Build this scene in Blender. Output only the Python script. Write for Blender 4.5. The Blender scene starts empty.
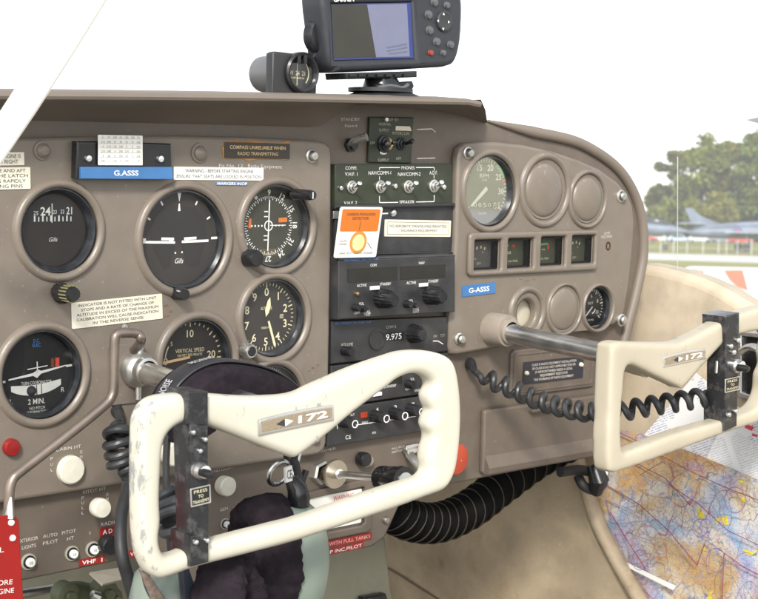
import bpy, bmesh, math, random
from mathutils import Vector, Matrix
random.seed(7)
R = math.radians
scene = bpy.context.scene
COL = scene.collection

# ------------------------------------------------------------------ camera solve
# The panel is the plane y = 0 of a cockpit frame (x right, y forward, z up).
FPX, CX, CY, VX = 1481., 379., 299.5, 1680.
def nrm(v): return Vector(v).normalized()
_X = nrm((VX, 195 - CY, FPX)); _h = Vector((0, 153 - CY, FPX))
_up = _X.cross(_h).normalized()
if _up.y > 0: _up = -_up
_Y = _up.cross(_X).normalized()
if _Y.z < 0: _Y = -_Y
A = Matrix((_X, _Y, _up))                      # cockpit = A @ camera(x right, y down, z forward)
CAM = -(A @ Vector((0, 0, 1.58)))
# level ground: true vertical from the far grass line
_wu = Vector((321, 234 - 227.6, 0)).cross(Vector((0, 227.6 - CY, FPX))).normalized()
if _wu.y > 0: _wu = -_wu
_wx = (_X - _wu * _X.dot(_wu)).normalized()
_wy = _wu.cross(_wx).normalized()
if _wy.z < 0: _wy = -_wy
RW = Matrix([[w.dot(e) for e in (_X, _Y, _up)] for w in (_wx, _wy, _wu)])
EYE = 1.58
_cw = RW @ CAM
MW = Matrix.Translation(Vector((0, 0, EYE - _cw.z))) @ RW.to_4x4()   # cockpit -> world

def ray(px, py): return A @ Vector((px - CX, py - CY, FPX))
def F(px, py, w=0.):                            # point on the plane w metres proud of the panel
    d = ray(px, py); t = (-w - CAM.y) / d.y
    return CAM + d * t
def FX(px, py, x):                              # point on a plane of constant x (cabin side)
    d = ray(px, py); t = (x - CAM.x) / d.x
    return CAM + d * t
def FZ(px, py, z):
    d = ray(px, py); t = (z - CAM.z) / d.z
    return CAM + d * t
def uv(px, py, w=0.):
    p = F(px, py, w); return (p.x, p.z)
def hv(px, py, h, w=0.):                        # metres of h vertical pixels there
    return (F(px, py - h / 2, w).z - F(px, py + h / 2, w).z)
def hu(px, py, h, w=0.):
    return (F(px + h / 2, py, w).x - F(px - h / 2, py, w).x)
def GW(px, dist, z=0.):                         # world point above the ground along a column of pixels
    d = RW @ ray(px, 232); d.z = 0; d.normalize()
    c = MW @ CAM
    return Vector((c.x + d.x * dist, c.y + d.y * dist, z))

# ------------------------------------------------------------------ materials
MATS = {}
def nodes(m):
    m.use_nodes = True; nt = m.node_tree
    return nt, nt.nodes, nt.links, nt.nodes['Principled BSDF']
def mat(name, col, rough=.5, metal=0., var=.12, scale=30., bump=0., bscale=200., spec=.5, rvar=.1, dirt=None, dirt_amt=.5, dirt_scale=8., speck=None):
    if name in MATS: return MATS[name]
    m = bpy.data.materials.new(name); nt, N, L, P = nodes(m)
    P.inputs['Roughness'].default_value = rough; P.inputs['Metallic'].default_value = metal
    P.inputs['Specular IOR Level'].default_value = spec
    tc = N.new('ShaderNodeTexCoord')
    nz = N.new('ShaderNodeTexNoise'); nz.inputs['Scale'].default_value = scale; nz.inputs['Detail'].default_value = 6
    L.new(tc.outputs['Object'], nz.inputs['Vector'])
    cr = N.new('ShaderNodeValToRGB')
    a = [max(0, c * (1 - var)) for c in col]; b = [min(1, c * (1 + var)) for c in col]
    cr.color_ramp.elements[0].color = (*a, 1); cr.color_ramp.elements[1].color = (*b, 1)
    cr.color_ramp.elements[0].position = .3; cr.color_ramp.elements[1].position = .7
    L.new(nz.outputs['Fac'], cr.inputs['Fac'])
    out = cr.outputs['Color']
    if dirt:
        n2 = N.new('ShaderNodeTexNoise'); n2.inputs['Scale'].default_value = dirt_scale; n2.inputs['Detail'].default_value = 8; n2.inputs['Roughness'].default_value = .65
        L.new(tc.outputs['Object'], n2.inputs['Vector'])
        mr = N.new('ShaderNodeMapRange'); mr.inputs['From Min'].default_value = .5; mr.inputs['From Max'].default_value = .75
        mr.inputs['To Max'].default_value = dirt_amt
        L.new(n2.outputs['Fac'], mr.inputs['Value'])
        mx = N.new('ShaderNodeMix'); mx.data_type = 'RGBA'
        L.new(mr.outputs['Result'], mx.inputs['Factor']); L.new(out, mx.inputs['A']); mx.inputs['B'].default_value = (*dirt, 1)
        out = mx.outputs['Result']
    if speck:
        n4 = N.new('ShaderNodeTexNoise'); n4.inputs['Scale'].default_value = 210; n4.inputs['Detail'].default_value = 4
        L.new(tc.outputs['Object'], n4.inputs['Vector'])
        m4 = N.new('ShaderNodeMapRange'); m4.inputs['From Min'].default_value = .68; m4.inputs['From Max'].default_value = .74; m4.inputs['To Max'].default_value = .6
        L.new(n4.outputs['Fac'], m4.inputs['Value'])
        x4 = N.new('ShaderNodeMix'); x4.data_type = 'RGBA'; L.new(m4.outputs['Result'], x4.inputs['Factor']); L.new(out, x4.inputs['A']); x4.inputs['B'].default_value = (*speck, 1)
        out = x4.outputs['Result']
    L.new(out, P.inputs['Base Color'])
    if rvar:
        m2 = N.new('ShaderNodeMapRange'); m2.inputs['To Min'].default_value = max(.02, rough - rvar); m2.inputs['To Max'].default_value = min(1, rough + rvar)
        L.new(nz.outputs['Fac'], m2.inputs['Value']); L.new(m2.outputs['Result'], P.inputs['Roughness'])
    if bump:
        n3 = N.new('ShaderNodeTexNoise'); n3.inputs['Scale'].default_value = bscale; n3.inputs['Detail'].default_value = 3
        L.new(tc.outputs['Object'], n3.inputs['Vector'])
        bp = N.new('ShaderNodeBump'); bp.inputs['Strength'].default_value = bump; bp.inputs['Distance'].default_value = .001
        L.new(n3.outputs['Fac'], bp.inputs['Height']); L.new(bp.outputs['Normal'], P.inputs['Normal'])
    MATS[name] = m
    return m
def glass(name, tint=(1, 1, 1), gl=1., flare_haze=0., rough=.02):
    if name in MATS: return MATS[name]
    m = bpy.data.materials.new(name); m.use_nodes = True; nt = m.node_tree; N = nt.nodes; L = nt.links
    N.clear(); o = N.new('ShaderNodeOutputMaterial')
    t = N.new('ShaderNodeBsdfTransparent'); t.inputs['Color'].default_value = (*tint, 1)
    g = N.new('ShaderNodeBsdfGlossy'); g.inputs['Roughness'].default_value = rough
    fr = N.new('ShaderNodeFresnel'); fr.inputs['IOR'].default_value = 1.45
    mu = N.new('ShaderNodeMath'); mu.operation = 'MULTIPLY'; mu.inputs[1].default_value = gl
    L.new(fr.outputs['Fac'], mu.inputs[0])
    mx = N.new('ShaderNodeMixShader'); L.new(mu.outputs[0], mx.inputs[0]); L.new(t.outputs[0], mx.inputs[1]); L.new(g.outputs[0], mx.inputs[2])
    last = mx
    if flare_haze:
        tr = N.new('ShaderNodeBsdfTranslucent'); tr.inputs['Color'].default_value = (.9, .9, .88, 1)  # translucent white stands in for flare haze over the outside view
        m2 = N.new('ShaderNodeMixShader'); m2.inputs[0].default_value = flare_haze
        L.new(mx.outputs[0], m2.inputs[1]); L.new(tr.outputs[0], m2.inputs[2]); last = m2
    L.new(last.outputs[0], o.inputs['Surface'])
    MATS[name] = m; return m

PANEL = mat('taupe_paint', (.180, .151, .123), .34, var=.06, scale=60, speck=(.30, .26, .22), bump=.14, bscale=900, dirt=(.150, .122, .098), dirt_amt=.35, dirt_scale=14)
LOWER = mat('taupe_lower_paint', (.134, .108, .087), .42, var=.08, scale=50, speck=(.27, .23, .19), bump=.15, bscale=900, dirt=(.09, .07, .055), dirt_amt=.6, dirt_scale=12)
SHIELD = mat('glareshield_paint', (.178, .147, .120), .5, var=.06, scale=20, bump=.1, bscale=500)
BLACK = mat('black_plastic', (.015, .015, .017), .28, var=.3, scale=60)
BEZEL = mat('bezel_black', (.02, .022, .026), .35, var=.4, scale=80, dirt=(.12, .13, .14), dirt_amt=.35, dirt_scale=60)
RADIO = mat('radio_black', (.028, .028, .03), .45, var=.2, scale=50, bump=.1, bscale=900, dirt=(.07, .065, .06), dirt_amt=.5, dirt_scale=25)
OLIVE = mat('olive_plate', (.03, .037, .022), .45, var=.2, scale=50, dirt=(.07, .07, .05), dirt_amt=.4, dirt_scale=30)
DIAL = mat('dial_dark', (.027, .022, .020), .6, var=.2, scale=40)
DIALG = mat('dial_olive', (.034, .034, .024), .6, var=.2, scale=40)
DIALT = mat('dial_grey', (.105, .098, .092), .6, var=.15, scale=40)
WHITE = mat('white_print', (.78, .78, .75), .6, var=.06, scale=100)
CREAM = mat('cream_print', (.75, .68, .45), .6, var=.06, scale=100)
GOLD = mat('gold_print', (.62, .45, .22), .6, var=.1, scale=100)
LETTER = mat('panel_lettering', (.62, .58, .53), .6, var=.25, scale=400)
INK = mat('black_ink', (.03, .03, .035), .7, var=.1)
PAPER = mat('white_card', (.8, .79, .74), .6, var=.03, scale=30)
IVORY = mat('ivory_card', (.72, .68, .56), .6, var=.05, scale=30, dirt=(.6, .48, .28), dirt_amt=.35, dirt_scale=40)
BLUE = mat('blue_tape', (.05, .16, .37), .35, var=.08, scale=60)
BLUEL = mat('blue_marks', (.08, .25, .65), .5, var=.05)
RED = mat('red_label', (.27, .016, .014), .4, var=.12, scale=60)
REDP = mat('red_plate', (.30, .012, .010), .35, var=.1, scale=20)
REDK = mat('red_knob', (.40, .055, .025), .45, var=.1, scale=30)
ORANGE = mat('orange_print', (.62, .165, .02), .55, var=.04)
GREENM = mat('green_mark', (.1, .5, .2), .5)
REDM = mat('red_mark', (.7, .08, .05), .5)
CHROME = mat('worn_chrome', (.78, .78, .77), .30, 1., var=.15, scale=40, rvar=.12)
STEEL = mat('dull_steel', (.58, .57, .54), .40, 1., var=.2, scale=60, dirt=(.3, .27, .22), dirt_amt=.4, dirt_scale=40)
ROD = mat('brown_steel_rod', (.22, .18, .15), .35, .6, var=.2, scale=40)
BRASS = mat('brass', (.6, .45, .2), .35, 1., var=.2, scale=60)
KNOBW = mat('ivory_knob', (.66, .64, .54), .35, var=.06, scale=40, dirt=(.5, .45, .35), dirt_amt=.4, dirt_scale=50)
RUBBER = mat('black_rubber', (.022, .022, .024), .55, var=.3, scale=60)
CORD = mat('grey_black_cord', (.03, .031, .033), .42, var=.2, scale=60)
CLOTH = mat('purple_black_cloth', (.019, .0145, .0185), .95, var=.3, scale=120, bump=.5, bscale=900, spec=.12)
GREEN = mat('mint_shell', (.195, .235, .198), .35, var=.05, scale=20, dirt=(.3, .38, .33), dirt_amt=.4)
LENSBG = mat('blank_display', (.02, .019, .016), .15, var=.2)
SEALRED = mat('sealant_brown', (.3, .15, .05), .6, var=.4, scale=60)
GPSB = mat('gps_case', (.028, .030, .036), .4, var=.08, scale=80)
GPSBTN = mat('gps_button', (.10, .105, .11), .35, var=.1)
DUCT = mat('black_duct', (.005, .005, .005), .85, var=.3, scale=40, spec=.08)  # hose and rib colours deepened to carry the shade under the panel
DUCTR = mat('duct_rib', (.026, .018, .012), .6, var=.3, scale=60)
OLIVEF = mat('olive_floor', (.11, .105, .08), .75, var=.15, scale=20, dirt=(.1, .095, .07), dirt_amt=.6)
PRIMER = mat('green_primer', (.10, .115, .06), .5, var=.25, scale=30, dirt=(.08, .07, .04), dirt_amt=.8, dirt_scale=30)
DARK = mat('dark_recess', (.012, .012, .012), .8)
DGLASS = glass('dial_glass', (.97, .97, .96), .65)
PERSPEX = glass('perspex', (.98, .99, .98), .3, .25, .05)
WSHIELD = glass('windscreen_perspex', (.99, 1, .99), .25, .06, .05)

# vinyl upholstery
def vinyl(name, col, dirt, speck=None):
    m = mat(name, col, .55, var=.2, scale=26, bump=.3, bscale=420, dirt=dirt, dirt_amt=.85, dirt_scale=13, speck=speck)
    return m
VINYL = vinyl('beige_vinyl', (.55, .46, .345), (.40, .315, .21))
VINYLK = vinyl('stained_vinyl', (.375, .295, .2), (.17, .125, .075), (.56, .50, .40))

# cream yoke paint, worn through to grey metal on the outer grip
def yoke_mat(name, col, wear, xr):
    m = bpy.data.materials.new(name); nt, N, L, P = nodes(m)
    P.inputs['Roughness'].default_value = .38
    tc = N.new('ShaderNodeTexCoord')
    n1 = N.new('ShaderNodeTexNoise'); n1.inputs['Scale'].default_value = 45; n1.inputs['Detail'].default_value = 9; n1.inputs['Roughness'].default_value = .7
    mp = N.new('ShaderNodeMapping'); mp.inputs['Scale'].default_value = (1, 1, .45)
    L.new(tc.outputs['Object'], mp.inputs['Vector']); L.new(mp.outputs['Vector'], n1.inputs['Vector'])
    sp = N.new('ShaderNodeSeparateXYZ'); L.new(tc.outputs['Object'], sp.inputs['Vector'])
    mr = N.new('ShaderNodeMapRange'); mr.inputs['From Min'].default_value = xr[0]; mr.inputs['From Max'].default_value = xr[1]
    mr.inputs['To Min'].default_value = wear; mr.inputs['To Max'].default_value = .02
    L.new(sp.outputs['X'], mr.inputs['Value'])
    ad = N.new('ShaderNodeMath'); ad.operation = 'ADD'; L.new(n1.outputs['Fac'], ad.inputs[0]); L.new(mr.outputs['Result'], ad.inputs[1])
    cr = N.new('ShaderNodeValToRGB'); e = cr.color_ramp.elements
    e[0].position = .64; e[0].color = (*col, 1); e[1].position = .69; e[1].color = (.29, .29, .28, 1)
    L.new(ad.outputs[0], cr.inputs['Fac'])
    n2 = N.new('ShaderNodeTexNoise'); n2.inputs['Scale'].default_value = 12; n2.inputs['Detail'].default_value = 5
    L.new(tc.outputs['Object'], n2.inputs['Vector'])
    mx = N.new('ShaderNodeMix'); mx.data_type = 'RGBA'; mx.blend_type = 'MULTIPLY'; mx.inputs['Factor'].default_value = .25
    c2 = N.new('ShaderNodeValToRGB'); c2.color_ramp.elements[0].color = (.72, .68, .6, 1); c2.color_ramp.elements[0].position = .35; c2.color_ramp.elements[1].position = .6
    L.new(n2.outputs['Fac'], c2.inputs['Fac']); L.new(cr.outputs['Color'], mx.inputs['A']); L.new(c2.outputs['Color'], mx.inputs['B'])
    L.new(mx.outputs['Result'], P.inputs['Base Color'])
    MATS[name] = m; return m

# ------------------------------------------------------------------ mesh builder
FACE = Matrix(((1, 0, 0, 0), (0, 0, -1, 0), (0, 1, 0, 0), (0, 0, 0, 1)))   # (u, v, w) -> cockpit (u, -w, v)
def face(p, roll=0., yaw=0., pitch=0.):
    return Matrix.Translation(Vector(p)) @ FACE @ Matrix.Rotation(yaw, 4, 'Y') @ Matrix.Rotation(pitch, 4, 'X') @ Matrix.Rotation(roll, 4, 'Z')
def smooth_path(pts, n=6, closed=False):
    P = [Vector(p) for p in pts]; out = []; k = len(P)
    rng = range(k) if closed else range(k - 1)
    for i in rng:
        p0 = P[(i - 1) % k] if closed or i > 0 else P[0] * 2 - P[1]
        p1 = P[i]; p2 = P[(i + 1) % k]
        p3 = P[(i + 2) % k] if closed or i + 2 < k else P[-1] * 2 - P[-2]
        for j in range(n):
            t = j / n
            out.append(.5 * ((2 * p1) + (p2 - p0) * t + (2 * p0 - 5 * p1 + 4 * p2 - p3) * t * t + (3 * p1 - p0 - 3 * p2 + p3) * t ** 3))
    if not closed: out.append(P[-1].copy())
    return out

class B:
    def __init__(s, M=None):
        s.bm = bmesh.new(); s.M = M or Matrix.Identity(4); s.mi = 0
    def mesh(s, V, Fs, M=None):
        M = s.M if M is None else M
        vs = [s.bm.verts.new(M @ Vector(v)) for v in V]
        for f in Fs:
            try:
                q = s.bm.faces.new([vs[i] for i in f]); q.material_index = s.mi; q.smooth = True
            except ValueError: pass
        return s
    def frommesh(s, me, M=None, scale=(1, 1, 1), off=(0, 0, 0)):
        V = [(v.co.x * scale[0] + off[0], v.co.y * scale[1] + off[1], v.co.z * scale[2] + off[2]) for v in me.vertices]
        return s.mesh(V, [tuple(p.vertices) for p in me.polygons], M)
    def box(s, c, d, M=None, bev=0.):
        t = bmesh.new(); bmesh.ops.create_cube(t, size=1)
        for v in t.verts: v.co = Vector((v.co.x * d[0], v.co.y * d[1], v.co.z * d[2]))
        if bev: bmesh.ops.bevel(t, geom=t.edges[:], offset=bev, segments=2, affect='EDGES', profile=.5)
        t.verts.index_update()
        V = [v.co + Vector(c) for v in t.verts]; Fs = [[v.index for v in f.verts] for f in t.faces]
        t.free(); return s.mesh(V, Fs, M)
    def quad(s, pts, M=None): return s.mesh(pts, [tuple(range(len(pts)))], M)
    def lathe(s, prof, seg=40, M=None, sx=1., sy=1., closed=False, a0=0., a1=2 * math.pi, cap=False):
        # prof: (r, w) about the w axis
        full = abs(a1 - a0 - 2 * math.pi) < 1e-6
        V = []; Fs = []; n = len(prof); k = seg if full else seg + 1
        for i in range(k):
            a = a0 + (a1 - a0) * i / seg; c, q = math.cos(a) * sx, math.sin(a) * sy
            for r, w in prof: V.append((r * c, r * q, w))
        for i in range(seg):
            j = (i + 1) % k
            for m in range(n - 1 if not closed else n):
                m2 = (m + 1) % n
                Fs.append((i * n + m, j * n + m, j * n + m2, i * n + m2))
        if full and cap and not closed:
            if prof[0][0] > 1e-6: Fs.append(tuple(i * n for i in reversed(range(k))))
            if prof[-1][0] > 1e-6: Fs.append(tuple(i * n + n - 1 for i in range(k)))
        return s.mesh(V, Fs, M)
    def disc(s, r, w, seg=48, M=None, sx=1., sy=1.):
        return s.mesh([(r * sx * math.cos(2 * math.pi * i / seg), r * sy * math.sin(2 * math.pi * i / seg), w) for i in range(seg)], [tuple(range(seg))], M)
    def tube(s, pts, r, seg=10, M=None, closed=False, flat=None, cap=True):
        P = [Vector(p) for p in pts]; n = len(P); V = []; Fs = []
        rr = r if isinstance(r, (list, tuple)) else [r] * n
        T = []
        for i in range(n):
            a = P[i - 1] if (i > 0 or closed) else P[i]; b = P[(i + 1) % n] if (i < n - 1 or closed) else P[i]
            T.append((b - a).normalized())
        up = Vector((0, 0, 1)) if abs(T[0].z) < .9 else Vector((1, 0, 0))
        N0 = (up - T[0] * up.dot(T[0])).normalized()
        for i in range(n):
            if i: 
                N0 = N0 - T[i] * N0.dot(T[i]); N0.normalize()
            Bn = T[i].cross(N0)
            for k in range(seg):
                a = 2 * math.pi * k / seg
                V.append(P[i] + (N0 * math.cos(a) * (flat or 1) + Bn * math.sin(a)) * rr[i])
        for i in range(n if closed else n - 1):
            j = (i + 1) % n
            for k in range(seg):
                k2 = (k + 1) % seg
                Fs.append((i * seg + k, i * seg + k2, j * seg + k2, j * seg + k))
        if cap and not closed:
            Fs.append(tuple(reversed(range(seg)))); Fs.append(tuple((n - 1) * seg + k for k in range(seg)))
        return s.mesh(V, Fs, M)
    def prism(s, poly, w0, w1, M=None):
        n = len(poly)
        V = [(p[0], p[1], w0) for p in poly] + [(p[0], p[1], w1) for p in poly]
        Fs = [tuple(reversed(range(n))), tuple(range(n, 2 * n))] + [(i, (i + 1) % n, n + (i + 1) % n, n + i) for i in range(n)]
        return s.mesh(V, Fs, M)
    def plate(s, outline, holes, w0, w1, bev=.002, M=None, res=3):
        cu = bpy.data.curves.new('tmp', 'CURVE'); cu.dimensions = '2D'; cu.fill_mode = 'BOTH'
        bev = min(bev, (w1 - w0) / 2 - 1e-5)
        cu.extrude = (w1 - w0) / 2 - bev; cu.bevel_depth = bev; cu.bevel_resolution = res; cu.offset = -bev
        for poly in [outline] + list(holes):
            sp = cu.splines.new('POLY'); sp.points.add(len(poly) - 1); sp.use_cyclic_u = True
            for q, p in zip(sp.points, poly): q.co = (p[0], p[1], 0, 1)
        ob = bpy.data.objects.new('tmp', cu); me = bpy.data.meshes.new_from_object(ob)
        s.frommesh(me, M, off=(0, 0, (w0 + w1) / 2))
        bpy.data.objects.remove(ob); bpy.data.curves.remove(cu); bpy.data.meshes.remove(me)
        return s
    def text(s, txt, c=(0, 0), h=.004, width=None, w=0., M=None, align='CENTER', bold=0., shear=0.):
        me, x0, x1, y0, y1 = text_mesh(txt, bold)
        if not len(me.vertices): return s
        k = h / .7
        kx = width / (x1 - x0) if width else k
        ox = {'CENTER': c[0] - kx * (x0 + x1) / 2, 'LEFT': c[0] - kx * x0, 'RIGHT': c[0] - kx * x1}[align]
        V = [(v.co.x * kx + ox + shear * v.co.y * k, v.co.y * k + c[1] - h / 2, w) for v in me.vertices]
        return s.mesh(V, [tuple(p.vertices) for p in me.polygons], M)
_T = {}
def text_mesh(txt, bold):
    key = (txt, bold)
    if key in _T: return _T[key]
    cu = bpy.data.curves.new('tmp', 'FONT'); cu.body = txt; cu.size = 1; cu.resolution_u = 3; cu.offset = bold
    ob = bpy.data.objects.new('tmp', cu); me = bpy.data.meshes.new_from_object(ob)
    bpy.data.objects.remove(ob); bpy.data.curves.remove(cu)
    xs = [v.co.x for v in me.vertices] or [0, 1]; ys = [v.co.y for v in me.vertices] or [0, 1]
    _T[key] = (me, min(xs), max(xs), min(ys), max(ys)); return _T[key]

def obj(name, b, mats, parent=None, sharp=35):
    bm = b.bm if isinstance(b, B) else b
    off = parent['_loc'] if parent is not None else None
    me = bpy.data.meshes.new(name)
    if off is not None:
        o = Vector(off)
        for v in bm.verts: v.co -= o
    bmesh.ops.recalc_face_normals(bm, faces=bm.faces[:])
    bm.to_mesh(me); bm.free()
    for p in me.polygons: p.use_smooth = True
    me.set_sharp_from_angle(angle=R(sharp))
    for m in (mats if isinstance(mats, (list, tuple)) else [mats]): me.materials.append(m)
    ob = bpy.data.objects.new(name, me); COL.objects.link(ob)
    if parent is not None:
        ob.parent = parent; ob['_loc'] = parent['_loc']
    else:
        ob.matrix_world = MW
    return ob
def tag(o, label, cat, group=None):
    o['label'] = label; o['category'] = cat
    if group: o['group'] = group
    return o
def thing(name, label, cat, p, group=None):
    o = bpy.data.objects.new(name, None); COL.objects.link(o); o.empty_display_size = .02
    o.matrix_world = MW @ Matrix.Translation(Vector(p)); o['_loc'] = tuple(p)
    return tag(o, label, cat, group)
def solo(name, b, mats, label, cat, p, group=None):      # a thing that is one mesh, origin at p
    bm = b.bm
    for v in bm.verts: v.co -= Vector(p)
    o = obj(name, b, mats); o.matrix_world = MW @ Matrix.Translation(Vector(p))
    return tag(o, label, cat, group)
def copy_thing(o, delta, label, group=None):
    def cp(a, par):
        c = a.copy(); COL.objects.link(c)
        if par: c.parent = par
        for ch in a.children: cp(ch, c)
        return c
    c = cp(o, None); c.matrix_world = Matrix.Translation(RW @ Vector(delta)) @ o.matrix_world
    c['label'] = label
    if group: c['group'] = group
    return c
def circ(c, r, n=56, sx=1., sy=1.): return [(c[0] + r * sx * math.cos(2 * math.pi * i / n), c[1] + r * sy * math.sin(2 * math.pi * i / n)) for i in range(n)]
def rrect(x0, y0, x1, y1, r, n=5):
    out = []
    for cx, cy, a in ((x1 - r, y1 - r, 0), (x0 + r, y1 - r, 90), (x0 + r, y0 + r, 180), (x1 - r, y0 + r, 270)):
        for i in range(n + 1):
            t = R(a + 90 * i / n); out.append((cx + r * math.cos(t), cy + r * math.sin(t)))
    return out
def pts(lst, w=0.): return [uv(x, y, w) for x, y in lst]
def quadmat(q, w):                                        # a card seen as four pixels tl,tr,br,bl: frame + size
    tl, tr, br, bl = [F(x, y, w) for x, y in q]
    c = (tl + tr + br + bl) / 4
    wd = ((tr - tl).length + (br - bl).length) / 2; ht = ((tl - bl).length + (tr - br).length) / 2
    d = ((tr - tl) + (br - bl)); ang = math.atan2(d.z, d.x)
    return face(c, ang), wd, ht
def text_px(b, txt, a, c, h, w, bold=0.):                 # text run from pixel a to pixel c (mid height)
    p, q = F(*a, w), F(*c, w)
    M = face((p + q) / 2, math.atan2(q.z - p.z, q.x - p.x))
    b.text(txt, (0, 0), hv((a[0] + c[0]) / 2, (a[1] + c[1]) / 2, h, w), (q - p).length, 0, M, bold=bold)
SKY_S, SUN_S, EXPO = .125, 1.5, 1.35; DBG = 0
# ================================================================== INSTRUMENT PANEL
WF = .012
panel = thing('instrument_panel', 'taupe painted metal instrument panel with glareshield across the whole cockpit', 'instrument panel', F(379, 299))
DIALS = dict(dg=(59.3, 230.6, 43), ai=(184.5, 239.5, 50), vor=(277, 226.5, 42), alt=(274, 318, 39), turn=(42.5, 374.5, 44.5), vsi=(197.4, 361, 42), adf=(272, 402, 37))
RDIALS = dict(tach=(490, 191, 35.5), suc=(597.3, 307.6, 21))
def dr(d, w=WF + .004): return hv(d[0], d[1], 2 * d[2], w) / 2

# base sheet ----------------------------------------------------------
base_out = [(-70, 100), (0, 100), (200, 102), (400, 104), (470, 107), (488, 121), (512, 127), (537, 133), (557, 137), (576, 142), (594, 151), (610, 162), (622, 174), (631, 188), (637, 202), (641, 217), (643, 234), (643, 252),
            (641, 268), (634, 300), (624, 340), (612, 400), (603, 455), (560, 463), (520, 470), (480, 478), (440, 486), (415, 493), (405, 499), (398, 507), (390, 525), (384, 537), (372, 546), (310, 559), (200, 581), (170, 586), (160, 556), (130, 558), (100, 564), (0, 585), (-70, 600)]
b = B(face((0, 0, 0)))
holes = [pts([(-30, 175), (305, 172), (305, 425), (-30, 480)]), pts([(468, 160), (560, 172), (618, 215), (614, 312), (575, 322), (468, 335)])]
b.plate(pts(base_out), holes, -.004, 0, .0015)
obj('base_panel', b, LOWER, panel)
# rolled edge round the right hand end
b = B()
edge = [F(x, y, .001) for x, y in base_out[5:23]]
sp_ = smooth_path(edge, 5); b.tube(sp_, [min(.0068, .0015 + .0006 * i) for i in range(len(sp_))], 12)
obj('rolled_edge', b, SHIELD, panel)
# lower flange of the sheet
b = B()
for run in ([(-70, 600), (0, 585), (100, 564), (130, 558), (160, 556)], [(170, 586), (310, 559), (372, 546), (384, 537), (390, 525), (398, 507), (405, 499), (415, 493), (440, 486), (480, 478), (520, 470), (603, 455)]):
    q = [F(x, y, -.004) for x, y in run]
    b.mesh([p for p in q] + [p + Vector((0, .022, 0)) for p in q], [(i, i + 1, len(q) + i + 1, len(q) + i) for i in range(len(q) - 1)])
obj('lower_flange', b, LOWER, panel)

# glareshield: lip, top and underside ---------------------------------
WL = .07
lip_top = [(-70, 90.5), (0, 91), (120, 92), (240, 93.5), (400, 97), (468, 98.5), (481, 101), (485.5, 110), (487, 121)]
lip_bot = [(487, 123), (450, 111.5), (357, 104), (351, 105.5), (322, 125.5), (315, 127), (200, 124), (0, 119.5), (-70, 118)]
b = B()
q = [F(x, y, WL) for x, y in lip_top[:7]]
def back(p, dy, dz=0): return Vector((p.x, dy, p.z + dz))
n = len(q)
rows = [[Vector((p.x, p.y, p.z - .0065)) for p in q], [Vector((p.x, p.y - .0015, p.z - .004)) for p in q], [Vector((p.x, p.y - .0008, p.z - .0012)) for p in q], [Vector((p.x, p.y + .002, p.z)) for p in q], [back(p, -.02, .003) for p in q], [back(p, .12, -.006) for p in q], [back(p, .30, -.05) for p in q]]
V = [p for r_ in rows for p in r_]
b.mesh(V, [(k * n + i, k * n + i + 1, (k + 1) * n + i + 1, (k + 1) * n + i) for k in range(len(rows) - 1) for i in range(n - 1)])
# underside sweeping down and back to the panel
lowx = sorted([(x, y) for x, y in lip_bot])
def up_at(px):
    for (x0, y0), (x1, y1) in zip(lip_top[:-1], lip_top[1:]):
        if x0 <= px <= x1 and x1 > x0: return y0 + (y1 - y0) * (px - x0) / (x1 - x0)
    return lip_top[5][1]
xs_ = [-70, -20, 40, 100, 160, 220, 280, 310, 322, 335, 346, 357, 380, 410, 440, 465, 481]
def lo_at(px):
    for (x0, y0), (x1, y1) in zip(lowx[:-1], lowx[1:]):
        if x0 <= px <= x1 and x1 > x0: return y0 + (y1 - y0) * (px - x0) / (x1 - x0)
V = []; K = 7
for px in xs_:
    a_ = F(px, up_at(px), WL); a_.z -= .0064; c_ = F(px, lo_at(px), .0015)
    c_.x = a_.x + (c_.x - a_.x) * .999
    for k in range(K):
        t_ = k / (K - 1); V.append(a_.lerp(c_, t_) + Vector((0, .010 * math.sin(math.pi * t_) * .6, .010 * math.sin(math.pi * t_) * .5)))
b.mesh(V, [(i * K + k, i * K + k + 1, (i + 1) * K + k + 1, (i + 1) * K + k) for i in range(len(xs_) - 1) for k in range(K - 1)])
e1 = [F(481, 100, WL - .002), F(485, 108, WL - .012), F(487, 122, .002), F(481, 121, .002)]; e1 = [F(481, 99.5, WL), F(485.5, 110, .045), F(487.5, 123, .004), F(481, 118.5, .0015)]
b.mesh(e1 + [back(e1[0], .02), back(e1[1], .03), back(e1[2], .03)], [(0, 1, 2, 3), (0, 4, 5, 1), (1, 5, 6, 2)])
obj('glareshield', b, SHIELD, panel)
# coaming shell behind the curved right end
b = B()
q = [F(x, y, 0) for x, y in base_out[4:22]]; n = len(q)
rows = [[Vector((p.x, 0, p.z)) for p in q], [Vector((p.x + .004, .10, p.z - .002)) for p in q], [Vector((p.x - .02, .30, p.z - .045)) for p in q]]
b.mesh([p for r_ in rows for p in r_], [(k * n + i, k * n + i + 1, (k + 1) * n + i + 1, (k + 1) * n + i) for k in range(2) for i in range(n - 1)])
obj('coaming', b, SHIELD, panel)

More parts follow.
